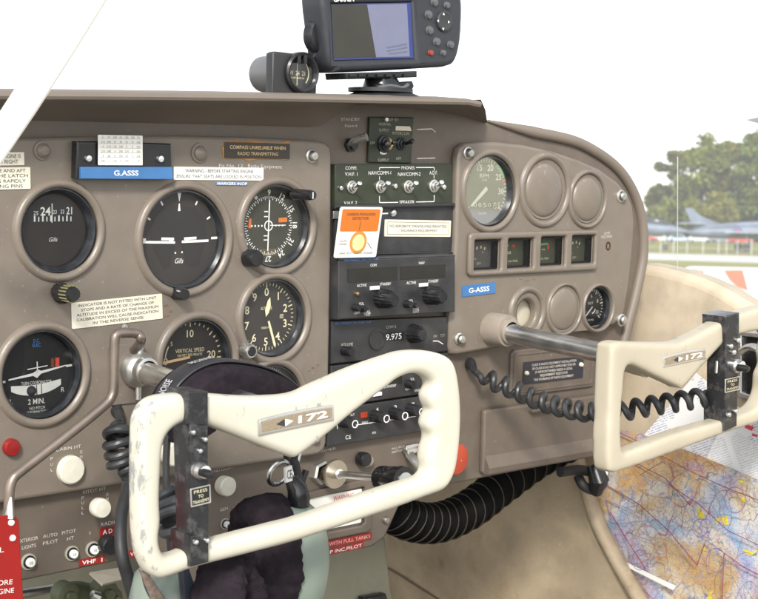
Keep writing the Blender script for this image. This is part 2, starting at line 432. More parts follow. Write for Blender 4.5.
# embossed instrument rings -------------------------------------------
def ring(b, c, w, r0, r1, h, sy=1.):
    n = 9; prof = [(r0, w - .004)]
    for i in range(n + 1):
        t = i / n; prof.append((r0 + (r1 - r0) * (t * .92 + .0), w + h * math.sin(math.pi * min(1, t * .93 + .07)) ** .6))
    prof.append((r1, w - .001))
    p = F(c[0], c[1], w)
    b.lathe(prof, 64, face((p.x, 0, p.z)), sy=sy)
def dome(b, c, w, r, h):
    p = F(c[0], c[1], w)
    prof = [(r * 1.12, w - .002), (r * 1.08, w + .0015), (r, w + .001)] + [(r * math.cos(R(a)), w + .001 + h * math.sin(R(a))) for a in range(15, 91, 15)]
    prof[-1] = (0, prof[-1][1])
    b.lathe(prof, 48, face((p.x, 0, p.z)))
# left overlay
lo = [(-70, 142), (15, 138), (98, 136), (174, 135.6), (250, 137), (316, 140.5), (325, 142), (330, 146), (332, 153), (331.7, 264), (329.6, 372), (327, 443), (325, 450), (319, 455), (160, 479), (0, 504), (-70, 515)]
b = B(face((0, 0, 0)))
b.plate(pts(lo, WF), [circ(uv(d[0], d[1], WF), dr(d)) for d in DIALS.values()], .0005, WF, .004)
for k, d in DIALS.items(): ring(b, d, WF, dr(d), dr(d) * (1.2 if k == 'ai' else 1.24), .0045)
obj('flight_panel', b, PANEL, panel)
# right overlay
ro = [(458, 158), (460, 148), (466, 143), (480, 142), (497, 142), (525, 145), (553, 151), (580, 160), (600, 169), (618, 182), (628, 194), (633, 206), (635, 224), (633, 252), (629, 289), (625, 312), (622, 320), (614, 325), (560, 336), (500, 347), (458, 355), (452, 354), (449, 347), (450, 320), (456, 240)]
b = B(face((0, 0, 0)))
wins = [[(472.4, 241.8), (497.8, 239.8), (497.5, 267.6), (472.8, 270)], [(506, 240.2), (530.3, 238.6), (530, 265.6), (506, 268)], [(539, 238.2), (562, 237), (561.8, 263.4), (539, 265.6)], [(570, 236.8), (591.5, 235.8), (591.3, 261.6), (570, 263.2)]]
hs = [circ(uv(d[0], d[1], WF), dr(d)) for d in RDIALS.values()] + [circ(uv(527, 313, WF), hv(527, 313, 27, WF) / 2)]
def wrect(qd, w):
    P = [uv(x, y, w) for x, y in qd]; x0 = (P[0][0] + P[3][0]) / 2; x1 = (P[1][0] + P[2][0]) / 2; z1 = (P[0][1] + P[1][1]) / 2; z0 = (P[2][1] + P[3][1]) / 2
    return x0, z0, x1, z1
hs += [rrect(*wrect(q_, WF), .001) for q_ in wins]
b.plate(pts(ro, WF), hs, .0005, WF, .004)
for d in RDIALS.values(): ring(b, d, WF, dr(d), dr(d) * 1.22, .0045)
# raised frame of the four gauge cluster
x0, z0, x1, z1 = wrect([(468, 234), (597, 228.6), (598, 267.8), (468, 279)], WF + .003)
b.plate(rrect(x0, z0, x1, z1, .006), [rrect(w[0] - .0015, w[1] - .0015, w[2] + .0015, w[3] + .0015, .002) for w in [wrect(q_, WF) for q_ in wins]], WF - .001, WF + .0055, .003)
# blank covers pressed into the sheet
ring(b, (545, 190), WF, hv(545, 190, 62, WF) / 2, hv(545, 190, 78, WF) / 2, .004); dome(b, (543.5, 190), WF, hv(545, 190, 54, WF) / 2, .006)
ring(b, (587, 199), WF, hv(587, 199, 50, WF) / 2, hv(587, 199, 61, WF) / 2, .004); dome(b, (586.5, 199), WF, hv(587, 199, 44, WF) / 2, .006)
ring(b, (527, 312), WF, hv(527, 312, 40, WF) / 2, hv(527, 312, 55, WF) / 2, .004)
ring(b, (563.5, 309), WF, hv(563.5, 309, 46, WF) / 2, hv(563.5, 309, 55, WF) / 2, .004); dome(b, (563, 309), WF, hv(563, 309, 42, WF) / 2, .005)
obj('engine_gauge_panel', b, PANEL, panel)
# cream disc set back in the open hole
b = B(face(F(527, 313, -.002))); b.disc(hv(527, 313, 30) / 2, 0); obj('hole_backing', b, mat('pale_backing', (.5, .46, .36), .6), panel)

# screws --------------------------------------------------------------
def screw(px, py, w, rpx, parent=panel, m=None, dome_=False, name='screw'):
    r = hv(px, py, rpx * 2, w) / 2
    b = B(face(F(px, py, w)))
    b.lathe([(r * 1.55, -.0005), (r * 1.5, .0012), (r * 1.15, .002), (r * 1.1, .0035)], 24) if dome_ else None
    b.lathe([(r, -.0005), (r, .002 if not dome_ else .0055), (r * .8, .0032 if not dome_ else .0068), (0, .0036 if not dome_ else .007)], 20)
    b.box((0, 0, .0036 if not dome_ else .007), (r * 1.3, r * .22, .0006)); b.box((0, 0, .0036 if not dome_ else .007), (r * .22, r * 1.3, .0006))
    return obj(name, b, m or STEEL, parent)
for x, y in ((311, 156), (313, 437.5)): screw(x, y, WF, 4.6, dome_=True)
for x, y in ((467.5, 153), (620.5, 196), (459, 339), (621, 320)): screw(x, y, WF, 4.2, dome_=True)
for x, y, r in ((385.5, 520, 3.4), (123.5, 327, 3.6)): screw(x, y, .001 if x > 300 else WF, r)
for x, y in ((42, 150.5), (199, 153)):
    r = hv(x, y, 18, WF) / 2; b = B(face(F(x, y, WF)))
    b.lathe([(r * 1.12, -.001), (r * 1.08, .0015), (r * .82, .002), (r * .8, .0035), (r * .5, .006), (0, .0068)], 32); obj('plug_button', b, PANEL, panel)
# raised placard frame and door on the lower right
b = B(face((0, 0, 0)))
fo = wrect([(510, 354), (594, 339), (596, 384), (511, 400)], .003)
fi = (fo[0] + .012, fo[1] + .008, fo[2] - .012, fo[3] - .012)
b.plate(rrect(*fo, .006), [], -.001, .0035, .002)
b.plate(rrect(fo[0] + .004, fo[1] + .004, fo[2] - .004, fo[3] - .004, .004), [rrect(fo[0] + .007, fo[1] + .007, fo[2] - .007, fo[3] - .007, .004)], .003, .0045, .0007)
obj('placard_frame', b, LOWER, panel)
door = B(face((0, 0, 0)))
do = wrect([(484, 412), (601, 393), (602, 452), (484, 476)], .008)
door.plate(rrect(*do, .004), [], 0, .008, .003)
hgt = do[3] - do[1]
V = [(do[0] + .002, do[1] + .022, .0075), (do[2] - .002, do[1] + .022, .0075), (do[2] - .002, do[1] + .008, .016), (do[0] + .002, do[1] + .008, .016), (do[2] - .002, do[1] + .001, .014), (do[0] + .002, do[1] + .001, .014), (do[2] - .002, do[1], .006), (do[0] + .002, do[1], .006)]
door.mesh(V, [(0, 1, 2, 3), (3, 2, 4, 5), (5, 4, 6, 7), (0, 3, 5, 7), (1, 6, 4, 2)])
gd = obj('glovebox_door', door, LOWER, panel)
b = B(face((0, 0, 0)))
p = wrect([(531, 409), (560, 404.5), (560, 408.5), (531, 413)], .012)
b.plate(rrect(p[0], p[1], p[2], p[3], .001), [], .007, .016, .0015); obj('pull_lip', b, LOWER, gd)
b = B(face((0, 0, 0)))                            # small slot lamp to the right of the gauges
r = hv(608, 246, 14, WF) / 2
p = F(608, 246, WF); M = face((p.x, p.y, p.z))
b.lathe([(r * .62, 0), (r * .6, .001), (r * .45, .001), (r * .42, -.001), (0, -.001)], 24, M, sx=.75); obj('warning_light', b, mat('dark_red_lens', (.06, .012, .01), .2), panel)
# lower placard tray
b = B(face((0, 0, 0)))
to = [(244, 507), (366, 478), (371, 482), (371, 527), (366, 532), (312, 543), (244, 556)]
ti = [(254, 512), (362, 486.5), (364, 488), (364, 522), (361, 525), (312, 535), (254, 546)]
b.plate(pts(to, .002), [pts(ti, .002)], -.001, .0045, .002); obj('placard_tray', b, LOWER, panel)
# lettering silk screened on the paint
def lp(txt, a, c, h, w=.0004):
    b_ = B(); text_px(b_, txt, a, c, h, w); obj('lettering', b_, LETTER, panel)
W2 = WF + .0004
lp('Fit No. 12', (219, 165.5), (243, 165.8), 3, W2); lp('Radio Equipment', (248, 165.8), (282, 166.8), 3.6, W2)
for s_, x, y, x2, y2, h in (('CABIN HT', 56, 450, 81, 446, 3.2), ('PITOT HT', 83, 492.5, 106, 488, 3.4), ('RADIO', 101, 524.5, 118, 521.5, 3.6), ('EXTERIOR', 18, 541.5, 38, 537.5, 3.4), ('LIGHTS', 22, 548, 36, 545, 3.4),
                            ('AUTO', 43, 536.5, 57.5, 534, 3.4), ('PILOT', 43, 543.5, 58, 540.5, 3.4), ('PITOT', 62, 533, 76, 530.5, 3.4), ('HT', 67, 539, 74, 537.5, 3.4), ('X', 89, 533, 91, 532.7, 3),
                            ('LAND LIGHT', 209, 472, 233, 467, 3), ('GEN', 220, 510, 228, 508, 3), ('PRIMER', 318, 452, 336, 448, 2.4), ('PULL RICH', 392, 449, 404, 446, 2.2), ('MIXTURE', 392, 452.5, 404, 449.5, 2.2),
                            ('LOW', 604, 233.5, 610, 232.8, 2.6), ('VOLTAGE', 601, 237, 612, 236, 2.6), ('STANDBY', 341, 119.5, 360, 119.2, 3.2), ('P', 50.5, 459, 53, 458.5, 3), ('U', 50.5, 464.5, 53, 464, 3), ('L', 50.7, 470, 53, 469.5, 3),
                            ('O', 80, 452, 82.4, 451.5, 3), ('N', 80, 457, 82.4, 456.5, 3), ('P', 81.5, 498, 84, 497.5, 3), ('U', 81.5, 503, 84, 502.5, 3), ('L', 81.7, 508, 84, 507.5, 3), ('L', 81.7, 513, 84, 512.5, 3), ('O', 106, 494.5, 108.4, 494, 3), ('N', 106, 499, 108.4, 498.5, 3)):
    lp(s_, (x, y), (x2, y2), h, W2 if (y < 250 and x > 590) or y < 471 and x < 90 else .0004)
lp('Fixed', (345, 126), (357, 125.6), 2.6)
b = B(face((0, 0, 0)))
for p_, q_ in (((417, 129.5), (432, 129)), ((417, 158.5), (435, 158))):
    P, Q = F(*p_, .0004), F(*q_, .0004); t = .0006
    b.mesh([(P.x, P.z - t, .0004), (Q.x, Q.z - t, .0004), (Q.x, Q.z + t, .0004), (P.x, P.z + t, .0004)], [(0, 1, 2, 3)])
P, Q = F(432, 129, .0004), F(436, 132, .0004)
b.mesh([(P.x, P.z + .0006, .0004), (Q.x, Q.z, .0004), (Q.x - .001, Q.z - .0005, .0004), (P.x, P.z - .0006, .0004)], [(0, 1, 2, 3)])
obj('legend_lines', b, LETTER, panel)

# ================================================================== ROUND INSTRUMENTS
def instrument(name, label, d, dialm, inner=.88, depth=.008, dial_fn=None, marks=(WHITE,), group='round instruments in the panel'):
    c = F(d[0], d[1], WF + .004); r = dr(d)
    c = Vector((c.x, -WF, c.z))
    t = thing(name, label, 'gauge', c, group)
    M = face(c)
    b = B(M); b.lathe([(r * .998, -.012), (r * .995, .0015), (r * .975, .003), (r * .955, .003), (r * inner, -.003), (r * inner, -depth)], 64)
    b.lathe([(r * .98, -.011), (r * .98, -.045), (0, -.045)], 48)
    obj('bezel', b, BEZEL, t)
    b = B(M); b.disc(r * .97, -depth)
    dial_fn(b, r, -depth + .0003)
    obj('dial', b, [dialm] + list(marks), t)
    b = B(M); b.disc(r * (inner + .02), -.0022); obj('glass', b, DGLASS, t)
    return t, M, r
def tick(b, ang, r0, r1, wd, w):                        # ang clockwise from top
    a = R(90 - ang); c, s_ = math.cos(a), math.sin(a)
    b.mesh([(r0 * c - wd * s_, r0 * s_ + wd * c, w), (r1 * c - wd * s_, r1 * s_ + wd * c, w), (r1 * c + wd * s_, r1 * s_ - wd * c, w), (r0 * c + wd * s_, r0 * s_ - wd * c, w)], [(3, 2, 1, 0)])
def num(b, txt, ang, rad, h, w, rot=False, bold=.0):
    a = R(90 - ang); p = (rad * math.cos(a), rad * math.sin(a))
    if rot:
        b2M = b.M @ Matrix.Translation((p[0], p[1], 0)) @ Matrix.Rotation(R(-ang), 4, 'Z'); b.text(txt, (0, 0), h, None, w, b2M, bold=bold)
    else: b.text(txt, p, h, None, w, bold=bold)
def arc(b, a0, a1, r0, r1, w, n=12):
    V = []
    for i in range(n + 1):
        a = R(90 - (a0 + (a1 - a0) * i / n)); V += [(r0 * math.cos(a), r0 * math.sin(a), w), (r1 * math.cos(a), r1 * math.sin(a), w)]
    b.mesh(V, [(2 * i, 2 * i + 1, 2 * i + 3, 2 * i + 2) for i in range(n)])
def strip(b, x0, y0, x1, y1, t, w, M=None):
    dx, dy = x1 - x0, y1 - y0; l = math.hypot(dx, dy); nx, ny = -dy / l * t / 2, dx / l * t / 2
    b.mesh([(x0 - nx, y0 - ny, w), (x1 - nx, y1 - ny, w), (x1 + nx, y1 + ny, w), (x0 + nx, y0 + ny, w)], [(0, 1, 2, 3)], M)
def knob(name, parent, px, py, w0, w1, rpx, m=BLACK, kn=0, rtop=.9, yaw=0, cap=None):
    r = hv(px, py, rpx * 2, w1) / 2; p = F(px, py, w1)
    M = face((p.x, -w0, p.z)); h = w1 - w0
    b = B(M); n = 36
    prof = [(r * 1.02, 0), (r, h * .12), (r * rtop, h * .88), (r * rtop * .86, h), (0, h)]
    if kn:
        seg = kn * 4; V = []
        for i in range(seg):
            a = 2 * math.pi * i / seg; f = 1 if i % 4 < 2 else .93
            for q_, z in prof: V.append((q_ * f * math.cos(a), q_ * f * math.sin(a), z))
        n_ = len(prof)
        b.mesh(V, [(i * n_ + k, ((i + 1) % seg) * n_ + k, ((i + 1) % seg) * n_ + k + 1, i * n_ + k + 1) for i in range(seg) for k in range(n_ - 1)])
    else: b.lathe(prof, n)
    mats = [m]
    if cap:
        mats.append(cap); b.mi = 1; b.lathe([(r * rtop * .7, h + .0001), (r * rtop * .62, h + .0006), (0, h + .0006)], 28)
    return obj(name, b, mats, parent)

# heading indicator
def f(b, r, w):
    b.mi = 2; b.mesh([(-.68 * r, .18 * r, w), (.53 * r, .18 * r, w), (.53 * r, .55 * r, w), (-.68 * r, .55 * r, w)], [(0, 1, 2, 3)])
    b.mi = 1; w += .0003
    b.text('24', (-.22 * r, .44 * r), r * .19, None, w, bold=.02); b.text('21', (.40 * r, .45 * r), r * .17, r * .15, w, bold=.01)
    b.text('25', (-.47 * r, .40 * r), r * .09, r * .12, w); b.text('23', (.02 * r, .42 * r), r * .09, r * .1, w); b.text('22', (.22 * r, .43 * r), r * .09, r * .1, w)
    for i in range(10): strip(b, (-.5 + i * .105) * r, .2 * r, (-.5 + i * .105) * r, (.34 - .03 * (i % 2)) * r, r * (.04 if i % 2 == 0 else .028), w)
    strip(b, -.055 * r, .17 * r, -.055 * r, .62 * r, r * .022, w + .0003)
    b.text('Gills', (-.03 * r, -.22 * r), r * .1, r * .22, w, shear=.3)
t, M, r = instrument('heading_indicator', 'round heading gauge with 24 and 21 in a slot, upper left of the panel', DIALS['dg'], DIAL, .85, .006, f, (WHITE, INK))
knob('adjust_flange', t, 66, 294, WF, WF + .006, 10.5, BLACK)
k = knob('adjust_knob', t, 74.5, 294.5, WF + .006, WF + .034, 8.8, BLACK, kn=14)
tp_ = F(74.5, 294.5, WF + .034); b = B(face((tp_.x, -WF - .018, tp_.z))); r_ = hv(75, 294, 17.6, WF + .034) / 2
for i in range(14):
    a = 2 * math.pi * (i + .2) / 14
    b.box((r_ * .93 * math.cos(a), r_ * .93 * math.sin(a), .007), (.0012, .0012, .011), b.M)
obj('grip_marks', b, mat('yellowed_marks', (.26, .24, .12), .6), k)

# attitude indicator
def f(b, r, w):
    b.mi = 2; b.mesh([(x * r, y * r, w) for x, y in ((-.42, -.52), (-.34, -.62), (-.2, -.55), (-.1, -.2), (-.04, -.02), (.04, -.02), (.1, -.2), (.2, -.55), (.34, -.6), (.5, -.55), (.62, -.2), (.68, .1), (.6, .42), (.4, .62), (0, .68), (-.4, .62), (-.6, .42), (-.68, .1), (-.6, -.2))], [tuple(range(19))])
    b.mi = 1; w += .0003
    strip(b, -.93 * r, -.045 * r, -.09 * r, -.07 * r, r * .05, w); strip(b, .07 * r, -.06 * r, .72 * r, -.05 * r, r * .05, w)
    for s_ in (-1, 1):
        strip(b, s_ * .12 * r, -.0 * r, s_ * .42 * r, .01 * r, r * .055, w + .0003); strip(b, s_ * .14 * r, -.03 * r, s_ * .24 * r, -.03 * r, r * .03, w + .0003)
        strip(b, s_ * .78 * r, -.0 * r, s_ * .95 * r, .005 * r, r * .05, w + .0003)
        tick(b, s_ * 30, .78 * r, .87 * r, .018 * r, w); tick(b, s_ * 60, .78 * r, .87 * r, .018 * r, w)
    b.mesh([(-.045 * r, .92 * r, w), (0, .74 * r, w), (.045 * r, .92 * r, w)], [(0, 1, 2)])
    b.mesh([(-.03 * r, .56 * r, w), (.03 * r, .56 * r, w), (.012 * r, .71 * r, w), (-.012 * r, .71 * r, w)], [(0, 1, 2, 3)])
    b.disc(.02 * r, w, 12, b.M @ Matrix.Translation((-.08 * r, -.28 * r, 0))); b.disc(.02 * r, w, 12, b.M @ Matrix.Translation((.08 * r, -.27 * r, 0)))
    b.text('Gills', (0, -.44 * r), r * .1, r * .2, w, shear=.3)
t, M, r = instrument('attitude_indicator', 'largest round dark gauge with white horizon bars, below the blue registration strip', DIALS['ai'], DIAL, .93, .006, f, (WHITE, mat('dial_mask', (.02, .018, .017), .7)))
knob('cage_knob', t, 185.3, 294.5, WF, WF + .016, 6.8, BLACK)

# navigation indicator
def f(b, r, w):
    b.mi = 1
    for i in range(72): tick(b, i * 5, (.66 if i % 2 else .62) * r, .71 * r, .010 * r, w)
    for i, s_ in enumerate(('9', '12', '15', '18', '21', '24', '27', '30', '33', '0', '3', '6')): num(b, s_, i * 30, .80 * r, .13 * r, w, True, .02)
    strip(b, 0, .62 * r, -.03 * r, -.6 * r, .035 * r, w + .001)
    for x in (-.5, -.4, -.3, -.2, .12, .22, .32, .42): b.disc(.025 * r, w, 10, b.M @ Matrix.Translation((x * r, -.0 * r, 0)))
    for y in (.34, .22, -.24, -.34): strip(b, -.14 * r, y * r, -.02 * r, y * r, .025 * r, w)
    arc(b, 0, 360, .1 * r, .13 * r, w, 24)
    strip(b, .03 * r, .01 * r, .5 * r, .01 * r, .02 * r, w + .001)
    num(b, 'OMNI BRG', 38, .99 * r, .06 * r, w + .004, True)
    b.mi = 2; strip(b, .3 * r, .13 * r, .56 * r, .14 * r, .11 * r, w); strip(b, -.56 * r, -.05 * r, -.55 * r, .18 * r, .08 * r, w)
    b.mi = 3; strip(b, -.3 * r, -.74 * r + .1 * r, .25 * r, -.63 * r, .16 * r, w - .0001)
t, M, r = instrument('navigation_indicator', 'round olive dial with compass card, crossed needles and orange flags, upper right of left panel', DIALS['vor'], DIALG, .93, .010, f, (WHITE, ORANGE, mat('dial_brown', (.09, .07, .03), .6)))
knob('selector_knob', t, 257.5, 258.5, WF + .002, WF + .016, 9.5, BLACK)
k = knob('function_knob', t, 313, 195.3, WF, WF + .030, 5.8, BLACK)
b = B(face(F(313, 195.3, WF + .0304))); strip(b, 0, -.0035, 0, .003, .0012, 0); obj('pointer_line', b, WHITE, k)

# altimeter
def f(b, r, w):
    b.mi = 1
    for i in range(50): tick(b, i * 7.2, (.80 if i % 5 else .74) * r, .88 * r, (.008 if i % 5 else .014) * r, w)
    for i in range(10): num(b, str(i), i * 36, .64 * r, .2 * r, w, False, .012)
    b.text('ALTITUDE', (0, .22 * r), .08 * r, .36 * r, w); b.text('1000 FT', (0, -.28 * r), .06 * r, .3 * r, w)
    b.mesh([(x * r, y * r, w + .001) for x, y in ((-.03, .0), (.06, .1), (.12, .28), (.1, .5), (.02, .42), (-.02, .3), (-.06, .18))], [tuple(range(7))])
    b.mesh([(x * r, y * r, w + .0015) for x, y in ((.02, -.12), (.08, -.10), (.30, -.74), (.26, -.80), (.22, -.74))], [tuple(range(5))])
    b.mi = 2; b.mesh([(x * r, y * r, w) for x, y in ((.42, -.08), (.56, -.08), (.56, .06), (.42, .06))], [(0, 1, 2, 3)])
    b.mi = 1
    for y in (-.05, -.01, .03): strip(b, .43 * r, y * r, .55 * r, y * r, .016 * r, w + .0003)
t, M, r = instrument('altimeter', 'round altimeter with cream numerals 0 to 9 and two hands', DIALS['alt'], DIAL, .90, .009, f, (CREAM, INK))
k = knob('pressure_knob', t, 252, 351.5, WF, WF + .015, 8, STEEL, cap=BLACK)

# turn coordinator
def f(b, r, w):
    b.mi = 1
    strip(b, -.92 * r, -.14 * r, -.76 * r, -.135 * r, .05 * r, w); strip(b, .74 * r, .1 * r, .9 * r, .11 * r, .05 * r, w)
    b.mesh([(x * r, y * r, w + .001) for x, y in ((-.70, -.115), (-.10, -.055), (0, -.11), (.10, -.02), (.74, .11), (.74, .135), (.10, .045), (.02, .08), (-.10, .01), (-.70, -.085))], [tuple(range(10))])
    strip(b, 0.01 * r, 0, .0 * r, .26 * r, .026 * r, w + .001); strip(b, -.24 * r, .1 * r, .26 * r, .15 * r, .022 * r, w + .001)
    b.text('TURN COORDINATOR', (0, -.215 * r), .075 * r, .75 * r, w); b.text('L', (-.62 * r, -.59 * r), .11 * r, None, w); b.text('R', (.66 * r, -.43 * r), .11 * r, None, w)
    b.text('2 MIN.', (0, -.64 * r), .12 * r, .42 * r, w, bold=.01); b.text('NO PITCH', (.02 * r, -.79 * r), .065 * r, .38 * r, w); b.text('INFORMATION', (.02 * r, -.88 * r), .065 * r, .5 * r, w)
    M0 = b.M; b.M = M0 @ Matrix.Translation((-.02 * r, 0, 0)) @ Matrix.Rotation(R(3), 4, 'Z')
    V = []                                              # curved ball tube
    n = 16
    for i in range(n + 1):
        x = -.62 + 1.24 * i / n; y = -.40 + .10 * (x / .62) ** 2 + .02; h = .115 * (1 - .45 * abs(x / .62) ** 3)
        V += [(x * r, (y - h) * r, w), (x * r, (y + h) * r, w)]
    b.mesh(V, [(2 * i, 2 * i + 2, 2 * i + 3, 2 * i + 1) for i in range(n)])
    b.mi = 3; strip(b, .0, -.5 * r, .0, -.27 * r, .02 * r, w + .0004); strip(b, .12 * r, -.5 * r, .12 * r, -.27 * r, .02 * r, w + .0004)
    b.lathe([(.115 * r, w), (.1 * r, w + .002), (.05 * r, w + .004), (0, w + .0045)], 20, b.M @ Matrix.Translation((-.13 * r, -.385 * r, 0)))
    b.M = M0
    b.mi = 2; b.text('D.C.', (0, .73 * r), .08 * r, .16 * r, w); b.text('ELEC', (0, .63 * r), .08 * r, .2 * r, w)
    b.mi = 4; strip(b, .52 * r, .11 * r, .52 * r, .31 * r, .1 * r, w)
    b.mi = 5; strip(b, .40 * r, .1 * r, .40 * r, .30 * r, .08 * r, w)
t, M, r = instrument('turn_coordinator', 'round black turn gauge with aeroplane symbol and white ball tube at left edge', DIALS['turn'], mat('dial_black', (.014, .014, .015), .5), .90, .007, f, (WHITE, BLUEL, INK, REDM, mat('rust_flag', (.2, .06, .03), .6)))

# vertical speed indicator
def f(b, r, w):
    b.mi = 1
    for a in range(-90, 91, 9): tick(b, a, (.83 if a % 45 else .78) * r, .92 * r, .016 * r, w)
    for a in range(-170, -90, 16): tick(b, a, .83 * r, .92 * r, .014 * r, w)
    for s_, a in (('10', 0), ('20', 82), ('0', -90), ('10', 180)): num(b, s_, a, .62 * r if a in (0, 180) else (.62 * r if a > 0 else .68 * r), .17 * r, w, False, .01)
    num(b, '5', -52, .66 * r, .1 * r, w)
    b.text('VERTICAL SPEED', (0, .22 * r), .09 * r, .82 * r, w); b.text('100 FEET PER MINUTE', (0, .11 * r), .06 * r, .7 * r, w)
    arc(b, -82, -60, .68 * r, .71 * r, w)
    b.mi = 2; b.mesh([(x * r, y * r, w + .0015) for x, y in ((-.86, -.07), (-.02, .03), (-.02, .09), (-.86, .0))], [(0, 1, 2, 3)])
t, M, r = instrument('vertical_speed_indicator', 'round vertical speed gauge with orange tinted needle, half hidden by the headset band', DIALS['vsi'], DIAL, .90, .009, f, (CREAM, mat('faded_needle', (.72, .45, .24), .6)))
# fourth gauge in the right column, mostly behind the yoke
def f(b, r, w):
    b.mi = 1
    for i in range(72): tick(b, i * 5, .76 * r, .9 * r, .016 * r, w)
    b.mi = 2
    for a in (40, 62): tick(b, a, .76 * r, .9 * r, .03 * r, w + .0002)
t, M, r = instrument('bearing_indicator', 'round gauge with radial ticks mostly hidden behind the left yoke, under the altimeter', DIALS['adf'], DIAL, .92, .008, f, (WHITE, ORANGE))

# tachometer
def f(b, r, w):
    b.mi = 1
    A0 = -128; st = 256 / 35
    for i in range(36): tick(b, A0 + i * st, (.80 if i % 5 else .74) * r, .9 * r, (.012 if i % 5 else .02) * r, w)
    for v in (15, 20, 25, 30, 35): num(b, str(v), A0 + v * st, .68 * r, .17 * r, w, False, .02)
    b.text('RPM', (-.02 * r, .42 * r), .12 * r, .36 * r, w); b.text('X100', (-.02 * r, .30 * r), .06 * r, .2 * r, w); b.text('HOURS', (-.05 * r, -.64 * r), .06 * r, .3 * r, w)
    b.mesh([(x * r, y * r, w + .0015) for x, y in ((.02, .13), (.11, .03), (-.5, -.45), (-.58, -.42))], [(0, 1, 2, 3)])
    for i, c in enumerate('00507'):
        b.text(c, ((-.36 + .19 * i) * r, -.40 * r), .12 * r, .12 * r, w + .0004)
    b.mi = 3; strip(b, .16 * r, -.40 * r, .58 * r, -.40 * r, .18 * r, w); 
    b.mi = 2; arc(b, A0 + 22.2 * st, A0 + 26 * st, .82 * r, .9 * r, w + .0005)
    b.mi = 4; tick(b, A0 + 27 * st, .74 * r, .92 * r, .03 * r, w + .0006)
t, M, r = instrument('tachometer', 'round grey engine speed gauge with green and red arc, right half of the panel', RDIALS['tach'], DIALT, .95, .005, f, (WHITE, GREENM, INK, REDM))
# suction gauge
def f(b, r, w):
    b.mi = 1
    for i in range(26): tick(b, -130 + i * 10.4, (.74 if i % 5 else .66) * r, .86 * r, (.014 if i % 5 else .025) * r, w)
    for s_, a in (('2', -120), ('4', -60), ('6', 0), ('8', 60), ('10', 120)): num(b, s_, a, .52 * r, .16 * r, w)
    b.text('SUCT', (-.05 * r, .18 * r), .11 * r, .36 * r, w); b.text('IN HG', (0, -.62 * r), .08 * r, .4 * r, w)
    strip(b, .05 * r, 0, -.5 * r, -.5 * r, .06 * r, w + .001); arc(b, 110, 165, .3 * r, .36 * r, w)
t, M, r = instrument('suction_gauge', 'smallest round black gauge, at the lower right corner of the right panel', RDIALS['suc'], mat('dial_black', (.014, .014, .015), .5), .92, .006, f)

# four square engine gauges
def sq(i, label, fn):
    x0, z0, x1, z1 = wrect(wins[i], WF)
    c = Vector(((x0 + x1) / 2, -WF, (z0 + z1) / 2)); hx, hz = (x1 - x0) / 2, (z1 - z0) / 2
    t = thing('engine_gauge', label, 'gauge', c, 'square gauges in the cluster')
    M = face(c)
    b = B(M)
    for s_ in (-1, 1):
        b.box((s_ * (hx - .0004), 0, -.012), (.0012, 2 * hz, .024)); b.box((0, s_ * (hz - .0004), -.012), (2 * hx, .0012, .024))
    obj('casing', b, BLACK, t)
    b = B(M); b.mesh([(-hx, -hz, -.010), (hx, -hz, -.010), (hx, hz, -.010), (-hx, hz, -.010)], [(0, 1, 2, 3)])
    fn(b, hx, hz, -.0097); obj('dial', b, [DIALT if i == 0 else mat('gauge_olive', (.075, .078, .05), .6), CREAM, GREENM, REDM], t)
    b = B(M); b.mesh([(-hx, -hz, .0), (hx, -hz, .0), (hx, hz, .0), (-hx, hz, .0)], [(0, 1, 2, 3)]); obj('glass', b, DGLASS, t)
def fuel(b, hx, hz, w):
    b.mi = 1
    for x, y in ((-.5, .42), (-.2, .55), (.12, .6), (.42, .5)): strip(b, x * hx, (y - .2) * hz, (x + .03) * hx, y * hz, .1 * hx, w)
    b.text('E', (-.42 * hx, .0), .16 * hz, None, w); b.text('F', (.3 * hx, .12 * hz), .16 * hz, None, w); b.text('FUEL', (-.35 * hx, -.32 * hz), .11 * hz, .3 * hx, w); b.text('QTY', (0, -.66 * hz), .14 * hz, .34 * hx, w)
    strip(b, -.95 * hx, -.5 * hz, -.62 * hx, -.9 * hz, .09 * hx, w + .001)
def oil(b, hx, hz, w):
    b.mi = 1; b.text('0 60', (-.45 * hx, .0), .2 * hz, .7 * hx, w); b.text('OIL PRES', (.1 * hx, -.62 * hz), .14 * hz, .8 * hx, w); strip(b, -.9 * hx, -.35 * hz, -.7 * hx, -.85 * hz, .09 * hx, w + .001)
    strip(b, -.8 * hx, .5 * hz, -.3 * hx, .52 * hz, .05 * hz, w); strip(b, -.5 * hx, .35 * hz, -.5 * hx, .5 * hz, .06 * hx, w)
    b.mi = 3; strip(b, 0, .5 * hz, .2 * hx, .5 * hz, .14 * hz, w); strip(b, .15 * hx, .3 * hz, .15 * hx, .5 * hz, .1 * hx, w)
def temp(b, hx, hz, w):
    b.mi = 2; strip(b, -.9 * hx, .42 * hz, .25 * hx, .5 * hz, .16 * hz, w)
    b.mi = 3; strip(b, .32 * hx, .1 * hz, .32 * hx, .5 * hz, .13 * hx, w)
    b.mi = 1; b.text('100   245', (-.35 * hx, .08 * hz), .1 * hz, .8 * hx, w); b.text('OIL TEMP', (.05 * hx, -.6 * hz), .14 * hz, .7 * hx, w); strip(b, -.95 * hx, -.3 * hz, -.75 * hx, -.85 * hz, .09 * hx, w + .001)
sq(0, 'square gauge with grey face, leftmost window of the four gauge cluster', fuel)
sq(1, 'square gauge with a red mark and no green, second window of the four gauge cluster', oil)
sq(2, 'square gauge with a green and red band, third window of the four gauge cluster', temp)
sq(3, 'square olive fuel gauge with cream ticks, rightmost window of the four gauge cluster', fuel)
